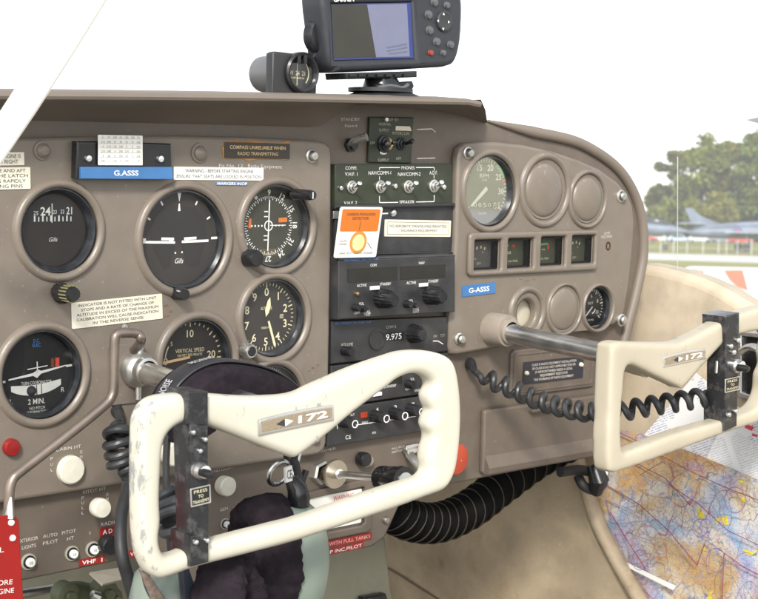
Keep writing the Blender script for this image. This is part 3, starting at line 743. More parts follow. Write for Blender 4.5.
# ================================================================== CENTRE STACK
def unit(name, label, q, w0, w1, m, cat='radio', bev=.0012, body=True, group=None, part='faceplate'):
    tl, tr, br, bl = [F(x, y, w1) for x, y in q]
    c = (tl + tr + br + bl) / 4; c.y = 0
    t = thing(name, label, cat, c, group)
    b = B(face((0, 0, 0))); b.plate([(p.x, p.z) for p in (bl, br, tr, tl)], [], w0, w1, bev)
    obj(part, b, m, t)
    return t
def prints(t, lst, w, m=WHITE, extra=None, name='lettering'):
    for s_, a, c, h in lst: b = B(); text_px(b, s_, a, c, h, w); obj(name, b, m, t)
    if extra: b = B(face((0, 0, 0))); extra(b, w); obj('legend_lines', b, m, t)
def line_px(b, w, path, tpx):
    P = [F(x, y, w) for x, y in path]; t = hv(path[0][0], path[0][1], tpx, w)
    for p, q in zip(P[:-1], P[1:]): strip(b, p.x, p.z, q.x, q.z, t, w, face((0, 0, 0)))
def toggle(parent, px, py, w, rpx=6, ux=13, uy=-7, m=CHROME, nut=None):
    r = hv(px, py, rpx * 2, w) / 2; p = F(px, py, w)
    M = face(p); b = B(M)
    b.lathe([(r, -.0002), (r, .002), (r * .75, .0026), (r * .72, .0045), (r * .5, .005), (r * .45, .007), (0, .007)], 24)
    bs = obj('toggle_switch', b, nut or STEEL, parent)
    b = B()
    e = F(px + ux, py + uy, w + .018)
    s0 = p + Vector((0, -.006, 0))
    b.tube([s0, s0.lerp(e, .5), s0.lerp(e, .8), e, e + (e - s0) * .04], [r * .22, r * .28, r * .38, r * .36, r * .15], 12)
    obj('lever', b, m, bs)
    return bs
# green switch plate
t = unit('intercom_switch_plate', 'small dark green plate with brass and black toggles, top of the centre stack', [(370, 117), (414, 117.5), (411.5, 163.5), (368.5, 162.5)], 0, .004, OLIVE, 'switch panel')
prints(t, [('OF 51', (388, 119.5), (398, 119.6), 3), ('NORMAL', (379, 124), (391, 124.2), 2.8), ('SUPPLY', (379, 130), (389, 130.2), 2.8), ('OFF', (370, 143), (375, 143), 2.6), ('INTERCOM', (392.5, 133), (409, 133.8), 3), ('SUPPLY', (378, 160), (389, 160), 3), ('OFF', (396, 158.5), (401, 158.6), 2.8)], .0043, mat('faded_print', (.45, .42, .33), .6))
b = B(face((0, 0, 0))); P = pts([(396, 126), (410, 126.5), (411.5, 131), (395.5, 130.5)], .0044); b.prism(P, .004, .0045); obj('sticker', b, IVORY, t)
screw(385, 119.5, .004, 2.6, t, CHROME)
toggle(t, 384, 144, .004, 9, 4, 1, BLACK, BLACK); toggle(t, 387, 144, .006, 6.3, 8, -2, BLACK, BRASS); toggle(t, 401, 144, .004, 6.5, 12, -3, BLACK, BLACK)
b = B(face(F(383.5, 152.5, .0045))); b.disc(.005, 0, 20, sx=1, sy=.45); obj('marker', b, WHITE, t)
# flattened lever left of it
t = thing('static_source_lever', 'flattened silver lever in a black nut beside the green switch plate', 'switch', F(350, 144, 0))
b = B(face(F(349.5, 145, 0))); r = hv(350, 145, 15) / 2
b.lathe([(r, 0), (r, .004), (r * .7, .005), (r * .65, .009), (0, .009)], 6); obj('nut', b, BLACK, t)
b = B(); b.tube([F(350.5, 144.5, .006), F(354, 141, .012), F(360, 138.5, .018), F(367, 137, .024)], [.0035, .005, .006, .0058], 10, flat=.7); obj('lever', b, CHROME, t)
# audio selector panel
q = [(335, 164.3), (452.5, 163.5), (452.3, 204.5), (335, 207)]
t = unit('audio_selector_panel', 'dark green switch panel with a row of four silver toggles', q, 0, .007, OLIVE, 'switch panel')
def ex(b, w):
    line_px(b, w, [(379.5, 170), (379.5, 167.6), (400, 167.5)], .9); line_px(b, w, [(416, 167.5), (434.2, 167.5), (434.2, 170.5)], .9)
    line_px(b, w, [(379.5, 196), (379.5, 202.6), (398, 202.4)], .9); line_px(b, w, [(416, 202), (434.2, 201.6), (434.2, 195)], .9)
    line_px(b, w, [(379.5, 176.5), (379.5, 180)], .8); line_px(b, w, [(434, 175), (434, 178.5)], .8)
prints(t, [('COMM.', (345.5, 168), (357, 168), 3.4), ('V.H.F. 1', (345, 174), (357.5, 174), 3.6), ('V.H.F. 2', (344, 203), (357, 202.8), 3.2), ('PHONES', (401.5, 167.8), (414.5, 167.8), 3.2), ('NAV/COMM-1', (368.5, 173), (391, 172.7), 3.6), ('NAV/COMM-2', (398, 174.2), (420.5, 174), 3.6), ('A.D.F.', (429.5, 172.8), (437.5, 172.6), 3.6), ('SPEAKER', (399.5, 202.2), (414.5, 202), 3.3)], .0074, WHITE, ex)
for x, y in ((351, 187), (379.6, 186.7), (407.5, 186.7), (433, 186)): toggle(t, x, y, .007, 6.5, 9, -4)
for x, y in ((339.6, 188), (394, 186), (442.5, 187)): screw(x, y, .007, 2.8, t, CHROME)
# blank cover with moulded ridge
t = unit('blank_radio_cover', 'black blank cover plate holding the cream no aerobatics notice', [(335, 206), (455, 204.5), (453, 259), (335, 262)], -.001, .006, RADIO, 'cover plate')
b = B(face((0, 0, 0)))
P = pts([(335, 204.5), (455, 203), (455, 206.5), (335, 209)], .011); b.plate(P, [], .005, .012, .002)
P = pts([(340, 253.5), (453, 252), (453, 253.6), (340, 255.2)], .008); b.plate(P, [], .005, .009, .001); obj('ridge', b, RADIO, t)
screw(392.3, 213, .006, 3.6, t, CHROME)
b = B(face((0, 0, 0))); b.plate(pts([(333, 211), (340, 211), (340, 219), (333, 219)], .007), [], .006, .0075, .0005); obj('catch', b, STEEL, t)
b = B(face((0, 0, 0))); line_px(b, .0065, [(381, 213.7), (388, 213.4)], 1.2); obj('scratch_mark', b, WHITE, t)
# nav com radio
q = [(338.5, 260.3), (455.3, 256), (455.3, 311.5), (338.5, 319.6)]
t = unit('nav_com_radio', 'black radio box with two blank displays and two pairs of large knobs', q, 0, .024, RADIO)
for q_ in ([(348, 269), (397.5, 266.7), (397.5, 280), (348, 282.6)], [(400.5, 266.5), (445.5, 264.5), (445.5, 277.6), (400.5, 279.8)]):
    b = B(face((0, 0, 0))); b.prism(pts(q_, .0245)[::-1], .0235, .0245); obj('display', b, LENSBG, t)
prints(t, [('COM', (370.5, 265.2), (376.5, 265), 2.6), ('NAV', (419, 263), (424.5, 262.8), 2.6), ('ACTIVE', (357, 285.6), (366.5, 285), 2.8), ('STANDBY', (380, 284.2), (391, 283.7), 2.8), ('ACTIVE', (406.5, 283), (416, 282.4), 2.8), ('STANDBY', (428, 281.4), (438.5, 280.8), 2.8), ('VOL', (359, 303.8), (364, 303.5), 2.6), ('OFF', (354.5, 313), (360, 312.7), 2.6), ('PULL', (364, 312), (370.5, 311.6), 2.6), ('TEST', (364, 314.8), (370.5, 314.4), 2.4), ('VOL', (409, 300.8), (413, 300.5), 2.6), ('PULL', (413, 309), (419, 308.6), 2.6), ('IDENT', (413, 311.8), (419, 311.4), 2.4)], .0244)
for q_ in ([(371, 286.4), (379.5, 285.8), (379.5, 289.6), (371, 290.2)], [(420, 283.4), (428, 282.8), (428, 286.4), (420, 287)]):
    b = B(face((0, 0, 0))); b.plate(pts(q_, .026), [], .0235, .0268, .0008); obj('button', b, WHITE, t)
for x, y in ((391, 299.5), (439.5, 296)):
    k = knob('outer_knob', t, x, y, .024, .040, 10, BLACK, kn=16); k2 = knob('inner_knob', k, x + 4, y + 1, .040, .056, 7.4, BLACK, kn=12)
for x, y, r in ((359.5, 308, 3.6), (366, 309.5, 3), (411.5, 304.8, 3.8), (417, 306, 2.6)): knob('small_knob', t, x, y, .024, .033, r, BLACK)
screw(356, 293.6, .024, 2.1, t, BRASS)
b = B(face((0, 0, 0)))
P = pts([(338.5, 260), (455.3, 255.7), (452, 254), (338, 258)], .022); b.prism(P, .004, .0235); obj('top_cover', b, mat('radio_top', (.055, .055, .06), .5, var=.15, scale=40), t)
b = B(face((0, 0, 0))); text_px(b, 'NO WEIGHT ON THIS TOP', (344.5, 260.1), (378, 258.7), 2.2, .0246); obj('blue_lettering', b, BLUEL, t)
# second com radio
t = unit('com_radio', 'black radio with 9.975 in its window', [(331.5, 321), (448, 316.6), (448, 351), (331.5, 364)], 0, .009, RADIO)
prints(t, [('COM 2', (386, 327.2), (396, 326.5), 2.8), ('VOLUME', (341, 344.8), (353, 344), 3), ('ON', (433.5, 336.2), (437, 335.9), 2.6), ('TST', (440, 335.6), (445, 335.2), 2.6)], .0094, mat('faded_print', (.45, .42, .33), .6))
b = B(face((0, 0, 0))); b.prism(pts([(385, 333), (404, 331.5), (404, 340), (385, 341.5)], .0094)[::-1], .0088, .0094); obj('frequency_window', b, mat('dial_black', (.014, .014, .015), .5), t)
prints(t, [('9.975', (386, 337.3), (401.5, 335.8), 6)], .0098, WHITE, name='frequency')
b = B(face(F(376.5, 340, .009))); r = hv(376, 340, 20, .009) / 2; b.lathe([(r, 0), (r, .0016), (r * .93, .0018), (r * .9, .0008), (0, .0008)], 40); obj('blank_dial', b, RADIO, t)
k = knob('outer_knob', t, 419.5, 334.5, .009, .020, 9.5, BLACK, kn=14); knob('inner_knob', k, 423, 335, .020, .034, 7, BLACK, kn=12)
knob('small_knob', t, 352, 352, .009, .022, 5, BLACK)
b = B(face((0, 0, 0))); text_px(b, 'NO WEIGHT ON THIS TOP', (334.5, 323.6), (371, 322), 2, .0094); obj('blue_lettering', b, BLUEL, t)
b = B(face((0, 0, 0))); line_px(b, .0094, [(433, 341), (438, 341), (443, 344)], .8); obj('knob_mark', b, WHITE, t)
# distance unit
t = unit('distance_radio', 'black radio unit with curved legend seen through the left yoke, above the transponder', [(331, 366), (448, 353), (449, 390), (330, 407.5)], 0, .010, RADIO)
prints(t, [('STANDBY', (384, 387), (396.5, 385), 2.6), ('VOL', (410.5, 379.3), (414.5, 378.8), 2.6), ('OFF', (405.5, 389.2), (410, 388.6), 2.6), ('BRIGHT', (414.5, 390.6), (422, 389.6), 2.6)], .0104)
b = B(face((0, 0, 0))); b.plate(pts([(374, 393), (382, 391.8), (382, 395.6), (374, 396.8)], .012), [], .009, .0125, .0008); obj('button', b, WHITE, t)
b = B(face((0, 0, 0))); b.prism(pts([(345, 383), (402, 376), (402, 383), (345, 390)], .0105)[::-1], .0098, .0105); obj('display', b, LENSBG, t)
knob('small_knob', t, 414, 385, .010, .020, 4.5, BLACK)
# transponder
t = unit('transponder', 'black transponder with ringed code knobs and red lamp, lowest centre stack unit', [(330, 409.5), (449, 392.3), (449, 427), (327, 447)], 0, .010, RADIO)
prints(t, [('4', (375.5, 410.2), (378.5, 409.7), 4.5), ('2', (394, 407.7), (397, 407.2), 4.5), ('7', (411.5, 405), (414.5, 404.5), 4.5), ('OFF', (338, 420), (343, 419.3), 2.3), ('SBY', (339, 416.5), (344, 415.8), 2.3), ('ON', (346, 413.8), (350, 413.2), 2.3), ('ALT', (350.5, 415), (354.5, 414.4), 2.3), ('IDENT', (362, 422.8), (368, 422), 2), ('CE', (345.5, 437.5), (351, 436.6), 4), ('XPDR', (372, 433), (376, 432.4), 2.2)], .0104, WHITE,
       lambda b, w: [line_px(b, w, [(337.5, 429), (337, 424), (343, 421)], .8), line_px(b, w, [(356, 425), (380, 421.5)], .8), line_px(b, w, [(390, 420), (398, 418.8)], .8), line_px(b, w, [(408, 417.5), (416, 416.2)], .8)])
for x, y in ((355, 424), (386.5, 418.7), (405, 416), (422, 412)):
    k = knob('code_knob', t, x - 4, y - 1, .010, .024, 6.2, BLACK, kn=12)
    b = B(face(F(x, y, .0244))); r = hv(x, y, 8, .024) / 2; b.lathe([(r, 0), (r, .0004), (r * .75, .0004), (r * .75, 0)], 28); obj('ring_mark', b, WHITE, k)
b = B(face((0, 0, 0))); b.plate(pts([(361, 412.8), (367.5, 411.8), (367.5, 417.4), (361, 418.4)], .0115), [], .0095, .012, .0006); obj('reply_lamp', b, mat('red_lamp_lens', (.35, .04, .015), .2), t)

# ================================================================== CARDS AND PLACARDS
def card(name, label, q, w, m, lines=(), ink=INK, thick=.0006, cat='placard', extra=None, bev=.0002, bold=0., pitch=0.):
    M, wd, ht = quadmat(q, w); M = M @ Matrix.Rotation(R(pitch), 4, 'X')
    c = M.translation.copy()
    b = B(M); b.plate(rrect(-wd / 2, -ht / 2, wd / 2, ht / 2, min(wd, ht) * .04, 2), [], -.0003, thick, bev)
    mats = [m, ink]
    b.mi = 1
    for s_, y, h, fw in lines:                       # y -1..1, h as a share of the height, fw share of the width
        b.text(s_, (0, y * ht / 2), h * ht, fw * wd, thick + .0002, bold=bold)
    if extra: extra(b, wd, ht, thick + .0002, mats)
    return solo(name, b, mats, label, cat, c)
# blue registration strips
t = thing('registration_holder', 'black holder with blue G.ASSS strip and a white calibration card', 'placard holder', F(125, 158, WF))
b = B(face((0, 0, 0))); b.plate(pts([(77, 141), (171.5, 143.5), (172.5, 179), (76, 178.5)], WF + .010), [], WF, WF + .010, .002); obj('holder', b, BLACK, t)
b = B(face((0, 0, 0))); b.plate(pts([(81.5, 167), (173, 167), (173.5, 179.5), (81.5, 178.8)], WF + .014), [], WF + .009, WF + .0135, .0006)
b.mi = 1; text_px(b, 'G.ASSS', (114, 173), (138.5, 173), 5, WF + .0138, bold=.02); obj('blue_strip', b, [BLUE, WHITE], t)
M, wd, ht = quadmat([(98, 135), (142.5, 135.5), (142.5, 165.5), (98, 165)], WF + .0125)
b = B(M); b.plate(rrect(-wd / 2, -ht / 2, wd / 2, ht / 2, .0005, 2), [], -.0004, .0004, .0002); b.mi = 1
for i in range(6): strip(b, -.47 * wd, (.38 - .155 * i) * ht, .47 * wd, (.38 - .155 * i) * ht, .008 * ht, .0007)
random.seed(3)
for r_ in range(6):
    for c_ in range(7):
        b.text(random.choice(('N', '30', '60', 'E', '120', '150', 'S', '210', '240', 'W', '300', '330', '2', '4', '358')), ((-.40 + .133 * c_) * wd, (.43 - .155 * r_) * ht), .07 * ht, None, .0007)
obj('calibration_card', b, [PAPER, mat('grey_ink', (.3, .3, .3), .7)], t)
for x, y in ((87.5, 158.5), (159.5, 159)): screw(x, y, WF + .010, 3.8, t, CHROME)
card('registration_strip', 'loose blue G-ASSS tape strip under the four square gauges', [(462, 285.6), (495, 282), (495, 293.2), (462, 297)], WF + .0003, BLUE, [('G-ASSS', 0, .42, .62)], WHITE, bold=.015)
# compass warning with brown sealant squeezed out behind it
t = thing('compass_warning_plate', 'black plate with gold lettering COMPASS UNRELIABLE WHEN RADIO TRANSMITTING', 'placard', F(256, 150, WF))
M, wd, ht = quadmat([(224, 142), (289, 144), (289, 158.7), (224, 158)], WF)
b = B(M); b.plate(rrect(-wd / 2, -ht / 2, wd / 2, ht / 2, .0008, 2), [], .0003, .0016, .0004); b.mi = 1
b.text('COMPASS UNRELIABLE WHEN', (0, .2 * ht), .22 * ht, .86 * wd, .0018, bold=.012); b.text('RADIO TRANSMITTING', (0, -.2 * ht), .22 * ht, .62 * wd, .0018); obj('plate', b, [mat('brown_black_plate', (.035, .03, .025), .45), GOLD], t)
b = B(M); V = []
random.seed(5)
for i in range(40):
    a = 2 * math.pi * i / 40; x = max(-1, min(1, 1.35 * math.cos(a))); y = max(-1, min(1, 1.5 * math.sin(a))); e = random.choice((.2, .6, 1, 1.6, .4)) * .0018
    V.append((x * wd / 2 + (e if x > 0 else -e) * (.3 if x > 0 else 1), y * ht / 2 + (e if y > 0 else -e)))
b.prism(V, 0, .0006); obj('sealant', b, SEALRED, t)
card('seat_warning_card', 'narrow white card reading WARNING BEFORE STARTING ENGINE', [(173.5, 166.5), (263, 168), (263.5, 180.5), (173.5, 180)], WF + .0003, PAPER, [('WARNING - BEFORE STARTING ENGINE', .42, .26, .76), ('ENSURE THAT SEATS ARE LOCKED IN POSITION', -.42, .26, .94)])
card('markers_tape', 'tiny blue strip reading MARKERS INOP below the white seat warning', [(216, 181.6), (247.5, 182), (247.5, 185.6), (216, 185.2)], WF + .0003, mat('grey_blue_tape', (.12, .2, .36), .5), [('MARKERS INOP', 0, .75, .94)], WHITE, bold=.01)
card('gauge_limit_notice', 'tilted cream notice starting INDICATOR IS NOT FITTED WITH LIMIT STOPS', [(70, 303), (162, 293.6), (162.3, 318.6), (73, 329)], WF + .0003, IVORY,
     [('INDICATOR IS NOT FITTED WITH LIMIT', .74, .105, .86), ('STOPS AND A RATE OF CHANGE OF', .38, .105, .80), ('ALTITUDE IN EXCESS OF THE MAXIMUM', .02, .105, .90), ('CALIBRATION WILL CAUSE INDICATION', -.34, .105, .90), ('IN THE REVERSE SENSE', -.7, .105, .56)])
card('seat_notice', 'upper of two cream stickers behind the white door post, ending IS and IGHT', [(-40, 153), (23.5, 152), (24.5, 165.4), (-40, 166)], WF + .0003, IVORY, [('FORWARD WHEN ENGINE IS', .42, .30, .88), ('TO FLY LEFT TO RIGHT', -.42, .30, .8)])
card('latch_notice', 'lower larger cream sticker behind the white door post about the seat latch', [(-45, 168), (29.5, 167), (31, 189), (-45, 190.5)], WF + .0003, IVORY, [('SLIDE SEAT FORE AND AFT', .70, .15, .86), ('TO ENSURE THE LATCH', .24, .15, .92), ('PIN IS MOVING RAPIDLY', -.24, .15, .86), ('INTO LOCKING PINS', -.70, .15, .78)])
def edge_(b, wd, ht, w, mats):
    for a in (-1, 1): strip(b, -.46 * wd, a * .36 * ht, .46 * wd, a * .36 * ht, .02 * ht, w); strip(b, a * .46 * wd, -.36 * ht, a * .46 * wd, .36 * ht, .02 * ht, w)
card('aerobatics_notice', 'cream bordered notice NO AEROBATIC MANOEUVRES PERMITTED on the black cover', [(385, 220), (451.5, 220.2), (449.5, 237.4), (383.8, 236)], .0063, IVORY, [('NO AEROBATIC MANOEUVRES PERMITTED', .26, .15, .86), ('- INSURANCE REQUIREMENT', -.26, .15, .58)], extra=edge_)
def co(b, wd, ht, w, mats):
    mats += [ORANGE, mat('pale_spot', (.75, .6, .3), .6), mat('spot_ring', (.55, .25, .05), .6)]
    b.mi = 2; b.mesh([(x, y, w) for x, y in rrect(-.45 * wd, .02 * ht, .45 * wd, .46 * ht, .03 * wd, 3)], [tuple(range(16))])
    b.mi = 4; b.disc(.2 * wd, w, 32, b.M @ Matrix.Translation((.02 * wd, -.2 * ht, 0)), sy=1.05); b.mi = 3; b.disc(.145 * wd, w + .0002, 32, b.M @ Matrix.Translation((.02 * wd, -.2 * ht, 0)), sy=1.05)
    b.mi = 1; b.text('CARBON MONOXIDE', (0, .36 * ht), .055 * ht, .68 * wd, w + .0002); b.text('DETECTOR', (0, .28 * ht), .055 * ht, .38 * wd, w + .0002); strip(b, 0, .05 * ht, .01 * wd, .22 * ht, .008 * wd, w + .0002)
    b.text('DATE', (-.34 * wd, -.17 * ht), .04 * ht, .16 * wd, w); b.text('OPENED', (-.34 * wd, -.23 * ht), .04 * ht, .2 * wd, w); b.text('DARK SPOT SHOWS DANGER', (0, -.41 * ht), .04 * ht, .8 * wd, w); strip(b, .24 * wd, -.2 * ht, .36 * wd, -.33 * ht, .012 * wd, w)
card('carbon_monoxide_card', 'white and orange carbon monoxide detector card with a tan spot', [(339.3, 206.5), (382, 206.7), (376, 257.5), (334.2, 258.3)], .031, PAPER, extra=co, thick=.0008, cat='detector card', pitch=9)
t = thing('class_plate', 'black screwed plate with five lines of white text, framed panel under the right yoke shaft', 'placard', F(553, 367, .0035))
M, wd, ht = quadmat([(523, 361.6), (583, 356.5), (582.5, 376.8), (522.5, 385.2)], .0036)
b = B(M); b.plate(rrect(-wd / 2, -ht / 2, wd / 2, ht / 2, .0005, 2), [], 0, .0012, .0003); b.mi = 1
for s_, y, fw in (('CLASS III RADIO EQUIPMENT INSTALLATION', .68, .74), ('IN CLASS III DO NOT APPROVED FOR IFR', .34, .72), ('IF AIRWORTHINESS NEEDS A LEGAL', 0, .62), ('REQUIREMENT EXISTS FOR', -.34, .46), ('THE WORKING OF RADIO EQUIPMENT', -.68, .66)):
    b.text(s_, (0, y * ht / 2), .105 * ht, fw * wd, .0014, bold=.015)
obj('plate', b, [mat('navy_plate', (.025, .025, .035), .4), mat('plate_print', (.5, .47, .4), .6)], t)
for x, y in ((526, 373), (580.5, 364.5)): screw(x, y, .0047, 2.2, t, IVORY)
# white warning plate and red embossed tapes
card('fuel_warning_plate', 'white plate headed WARNING in red, behind the bottom bar of the left yoke', [(255, 508.5), (361, 488.4), (361.5, 522.4), (255, 544)], .0008, PAPER, [], extra=lambda b, wd, ht, w, m: (m.append(REDM), setattr(b, 'mi', 2), b.text('WARNING', (.32 * wd, .36 * ht), .15 * ht, .2 * wd, w), b.text('WARNING', (-.28 * wd, .36 * ht), .15 * ht, .22 * wd, w), [strip(b, -.4 * wd, y * ht, .42 * wd, y * ht, .03 * ht, w) for y in (-.3, -.2)]))
card('red_tape', 'upper red embossed tape ending FULL TANKS at the bottom of the panel', [(312, 543.5), (371.5, 532), (371.5, 539), (312, 551)], .0006, RED, [('4 PAX WITH FULL TANKS', 0, .5, .94)], mat('tape_print', (.7, .4, .35), .6))
card('red_tape', 'lower red embossed tape ending INC.PILOT at the bottom of the panel', [(311, 553), (363.5, 541.5), (363.5, 547.5), (311, 559)], .0006, RED, [('ALL UP INC.PILOT', 0, .55, .92)], WHITE)
card('red_tape', 'red embossed tape reading ADF beside the white coil cord', [(99.5, 528.5), (119, 525), (119, 533), (99.5, 536.5)], .0006, RED, [('A D F', .0, .55, .7)], WHITE, bold=.02)
card('red_tape', 'red embossed tape reading VHF 1 under two circuit breakers', [(79, 559.5), (104.5, 555.5), (104.5, 562.5), (79, 566.5)], .0006, RED, [('VHF  1', 0, .55, .8)], WHITE, bold=.02)
card('red_tape', 'short red embossed tape behind the outer grip of the left yoke', [(128, 551), (146, 547.5), (146, 554.5), (128, 558)], .0006, RED, [('VHF 2', 0, .55, .8)], WHITE)
# rust runs on the paint
b = B(face((0, 0, 0)))
random.seed(11)
def blot(cx, cy, rx, ry, w, n=14):
    p = F(cx, cy, w); P = []
    for i in range(n):
        a = 2 * math.pi * i / n; k = random.uniform(.45, 1.2)
        P.append((p.x + hv(cx, cy, rx, w) * k * math.cos(a), p.z + hv(cx, cy, ry, w) * k * math.sin(a), w))
    b = B(face((0, 0, 0))); b.mesh(P, [tuple(range(n))]); obj('stain', b, RUST, panel)
RUST = mat('rust_stain', (.17, .10, .05), .7, var=.3, scale=300)
for v in ((166, 306, 3.5, 1.5), (171, 312, 2.6, 1.2), (167, 316, 4, 1), (313, 368, 2, 1), (318, 365, 1.5, 1), (309, 371, 2, .8)): blot(*v, WF + .0003)
for v in ((527, 281, 4, .5), (521, 279.5, 3, .4), (534, 279.5, 3, .5)): blot(*v, WF + .0003)

# ================================================================== LOWER CONTROLS
def push_knob(label, px, py, wtip, rpx, head=KNOBW, collar=True, shaft=None, name='push_pull_control', cr=.75, off=(0, 0), headlen=.012, grp=None):
    bx, by = px + off[0], py + off[1]
    base = F(bx, by, 0)
    t = thing(name, label, 'control knob', base, grp)
    r = hv(px, py, rpx * 2, wtip) / 2
    tip = F(px, py, wtip); M = face((tip.x, 0, tip.z))
    if collar:
        b = B(face(base)); b.lathe([(r * .95, -.0005), (r * .95, .003), (r * .72, .0035), (r * .7, .008), (r * .5, .009), (0, .009)], 6 if collar == 'hex' else 28); obj('collar', b, STEEL, t)
    b = B(); b.tube([base, Vector((tip.x, tip.y + headlen * .8, tip.z))], r * .5, 14); obj('shaft', b, STEEL, t)
    b = B(M); z = wtip; h = headlen
    b.lathe([(r * .6, z - h), (r * .95, z - h * .9), (r, z - h * .5), (r * .97, z - h * .12), (r * .85, z), (0, z + .0006)], 36); obj('knob', b, head, t)
    return t
push_knob('large ivory knob labelled CABIN HT, left of the coiled lead', 73, 470.5, .018, 14.5, KNOBW, collar=True)
push_knob('ivory knob on a silver collar labelled PITOT HT', 103.5, 509, .030, 9.8, KNOBW, off=(-5, -1.5))
push_knob('ivory knob on a silver collar between the yoke bracket and the headset', 229, 487, .030, 10, KNOBW, off=(-6, -1))
push_knob('ivory knob partly behind the left yoke bracket', 175, 455, .032, 12, KNOBW, off=(-2, -4))
push_knob('red push button in a silver collar near the left edge', 13.5, 448, .018, 8.8, mat('deep_red_button', (.22, .012, .012), .25), off=(-3, -1.5), name='push_button')
push_knob('black knob beside the red ADF tape', 112, 546, .018, 10, BLACK, collar=False)
push_knob('round black knob with white legends right of the throttle disc', 367, 460, .014, 7.2, BLACK, off=(-2, 0))
t = push_knob('flat orange red knob to the right of the left yoke', 458, 459.5, .03, 15.5, REDK, collar=False, headlen=.008)
def breaker(px, py, rpx, label):
    w = .0; r = hv(px, py, rpx * 2, w) / 2; p = F(px, py, w)
    t = thing('circuit_breaker', label, 'circuit breaker', p, 'round circuit breakers')
    b = B(face(p)); b.lathe([(r, -.0005), (r, .0015), (r * .8, .002), (r * .78, .0008), (r * .72, .0008)], 28); obj('collar', b, mat('grey_green_ring', (.32, .31, .25), .5), t)
    b = B(face(p)); b.lathe([(r * .76, 0), (r * .74, .003), (r * .55, .003)], 28); obj('sleeve', b, BLACK, t)
    b = B(face(p)); b.lathe([(r * .58, 0), (r * .56, .0055), (r * .5, .006), (0, .006)], 28); b.mi = 1; b.text('10', (0, 0), r * .35, None, .0062); obj('button', b, [WHITE, INK], t)
breaker(28.3, 561.5, 8.2, 'circuit breaker under the words EXTERIOR LIGHTS'); breaker(71.5, 553, 7.6, 'circuit breaker under the words PITOT HT'); breaker(92.3, 549, 7.8, 'circuit breaker above the red VHF 1 tape'); breaker(224.5, 523.5, 5.6, 'circuit breaker beside the headset cushion')
# primer / throttle with disc, polished rod and black grip
t = thing('throttle', 'long silver rod with fat black grip pulled out from a hex nut and brassy disc', 'engine control', F(316, 472, 0))
b = B(face(F(318, 471.5, 0))); r = hv(318, 471, 24) / 2; b.lathe([(r, 0), (r, .009), (r * .85, .011), (r * .8, .011)], 6, a0=.3, a1=.3 + 2 * math.pi); obj('hex_nut', b, mat('nut_steel', (.5, .49, .46), .55, 1., var=.2), t)
b = B(face(F(330, 473, 0))); p = F(336, 474, .022); r = hv(336, 474, 29, .022) / 2; M = face((p.x, 0, p.z)); b = B(M)
b.lathe([(r * .5, .006), (r * .5, .018), (r * .98, .019), (r, .0215), (r * .96, .023), (0, .023)], 40); obj('friction_disc', b, mat('satin_brass_steel', (.55, .48, .38), .42, 1., var=.1), t)
b = B(); g0 = F(334, 473.5, .022); g1 = F(386, 478.5, .120)
b.tube([g0, g0.lerp(g1, .12), g0.lerp(g1, .121), g1], [.0052, .0052, .0038, .0038], 16); obj('rod', b, CHROME, t)
d = (g1 - g0).normalized(); rg = hv(395, 477, 25, .13) / 2
b = B(); L = .04
b.tube([g1 - d * .010, g1 - d * .008, g1 - d * .002, g1, g1 + d * .006, g1 + d * .008, g1 + d * .028, g1 + d * .034], [rg * .75, rg * .98, rg, rg * .92, rg * .92, rg, rg * 1.1, rg * 1.05], 32); obj('grip', b, mat('gloss_black', (.012, .012, .013), .15), t)
b = B(); b.tube([g1 + d * .033, g1 + d * .0355], rg * .62, 28); obj('end_cap', b, STEEL, t)
# silver latch on the panel near the inner grip
t = thing('cowl_latch', 'small silver bent latch beside the inner grip of the left yoke', 'latch', F(411, 447, 0))
b = B(face((0, 0, 0))); b.plate(pts([(404, 445), (420, 442), (420, 445.5), (404, 448.5)], .004), [], 0, .008, .001); obj('clip', b, CHROME, t)
b = B(); b.tube([F(409, 450, .004), F(410, 455, .012), F(415, 461, .02), F(421, 470, .022)], [.005, .0055, .006, .006], 12, flat=.6); obj('tongue', b, STEEL, t)
b = B(face((0, 0, 0))); b.plate(pts([(403, 449), (415, 447), (413, 452), (405, 454)], .006), [], .003, .012, .001); obj('hook', b, CHROME, t)

# tubular control lock and its red flag
WK = .085
t = thing('control_lock', 'bent brown control lock rod pinned at the left shaft with a red warning flag', 'control lock', F(60, 440, WK))
path = [(134, 350), (139.5, 344), (141, 339), (138, 334.5), (133, 333), (121, 333), (116.5, 335), (114.7, 340), (114.3, 360), (114, 386), (112, 396), (106, 404), (82, 424), (50, 449), (20, 472), (13, 479), (10, 488), (9, 500), (8.5, 514)]
b = B(); b.tube(smooth_path([F(x, y, WK if i > 1 else WK - .02 * (2 - i)) for i, (x, y) in enumerate(path)], 5), .0043, 12); obj('rod', b, ROD, t)
b = B(); b.tube([F(9, 496, WK), F(8.4, 517, WK)], [.0045, .0075], 12, flat=.6); obj('flattened_end', b, STEEL, t)
M, wd, ht = quadmat([(-52, 522), (15.5, 514.5), (26, 640), (-45, 652)], WK + .004)
b = B(face((0, 0, 0))); b.plate(pts([(-60, 522), (15, 514.5), (19, 521), (26, 640), (-50, 652)], WK + .005), [], WK + .002, WK + .005, .001); fl = obj('flag', b, REDP, t)
b = B(face((0, 0, 0)))
for s_, a, c, h in (('CONTROL', -44, 541, 4), ):
    text_px(b, 'CONTROL', (-46, 555), (4, 549.5), 5, WK + .0053); text_px(b, 'REMOVE BEFORE', (-48, 588), (12.5, 581.5), 5, WK + .0053); text_px(b, 'STARTING ENGINE', (-48, 597), (14, 590), 5, WK + .0053)
obj('lettering', b, WHITE, fl)
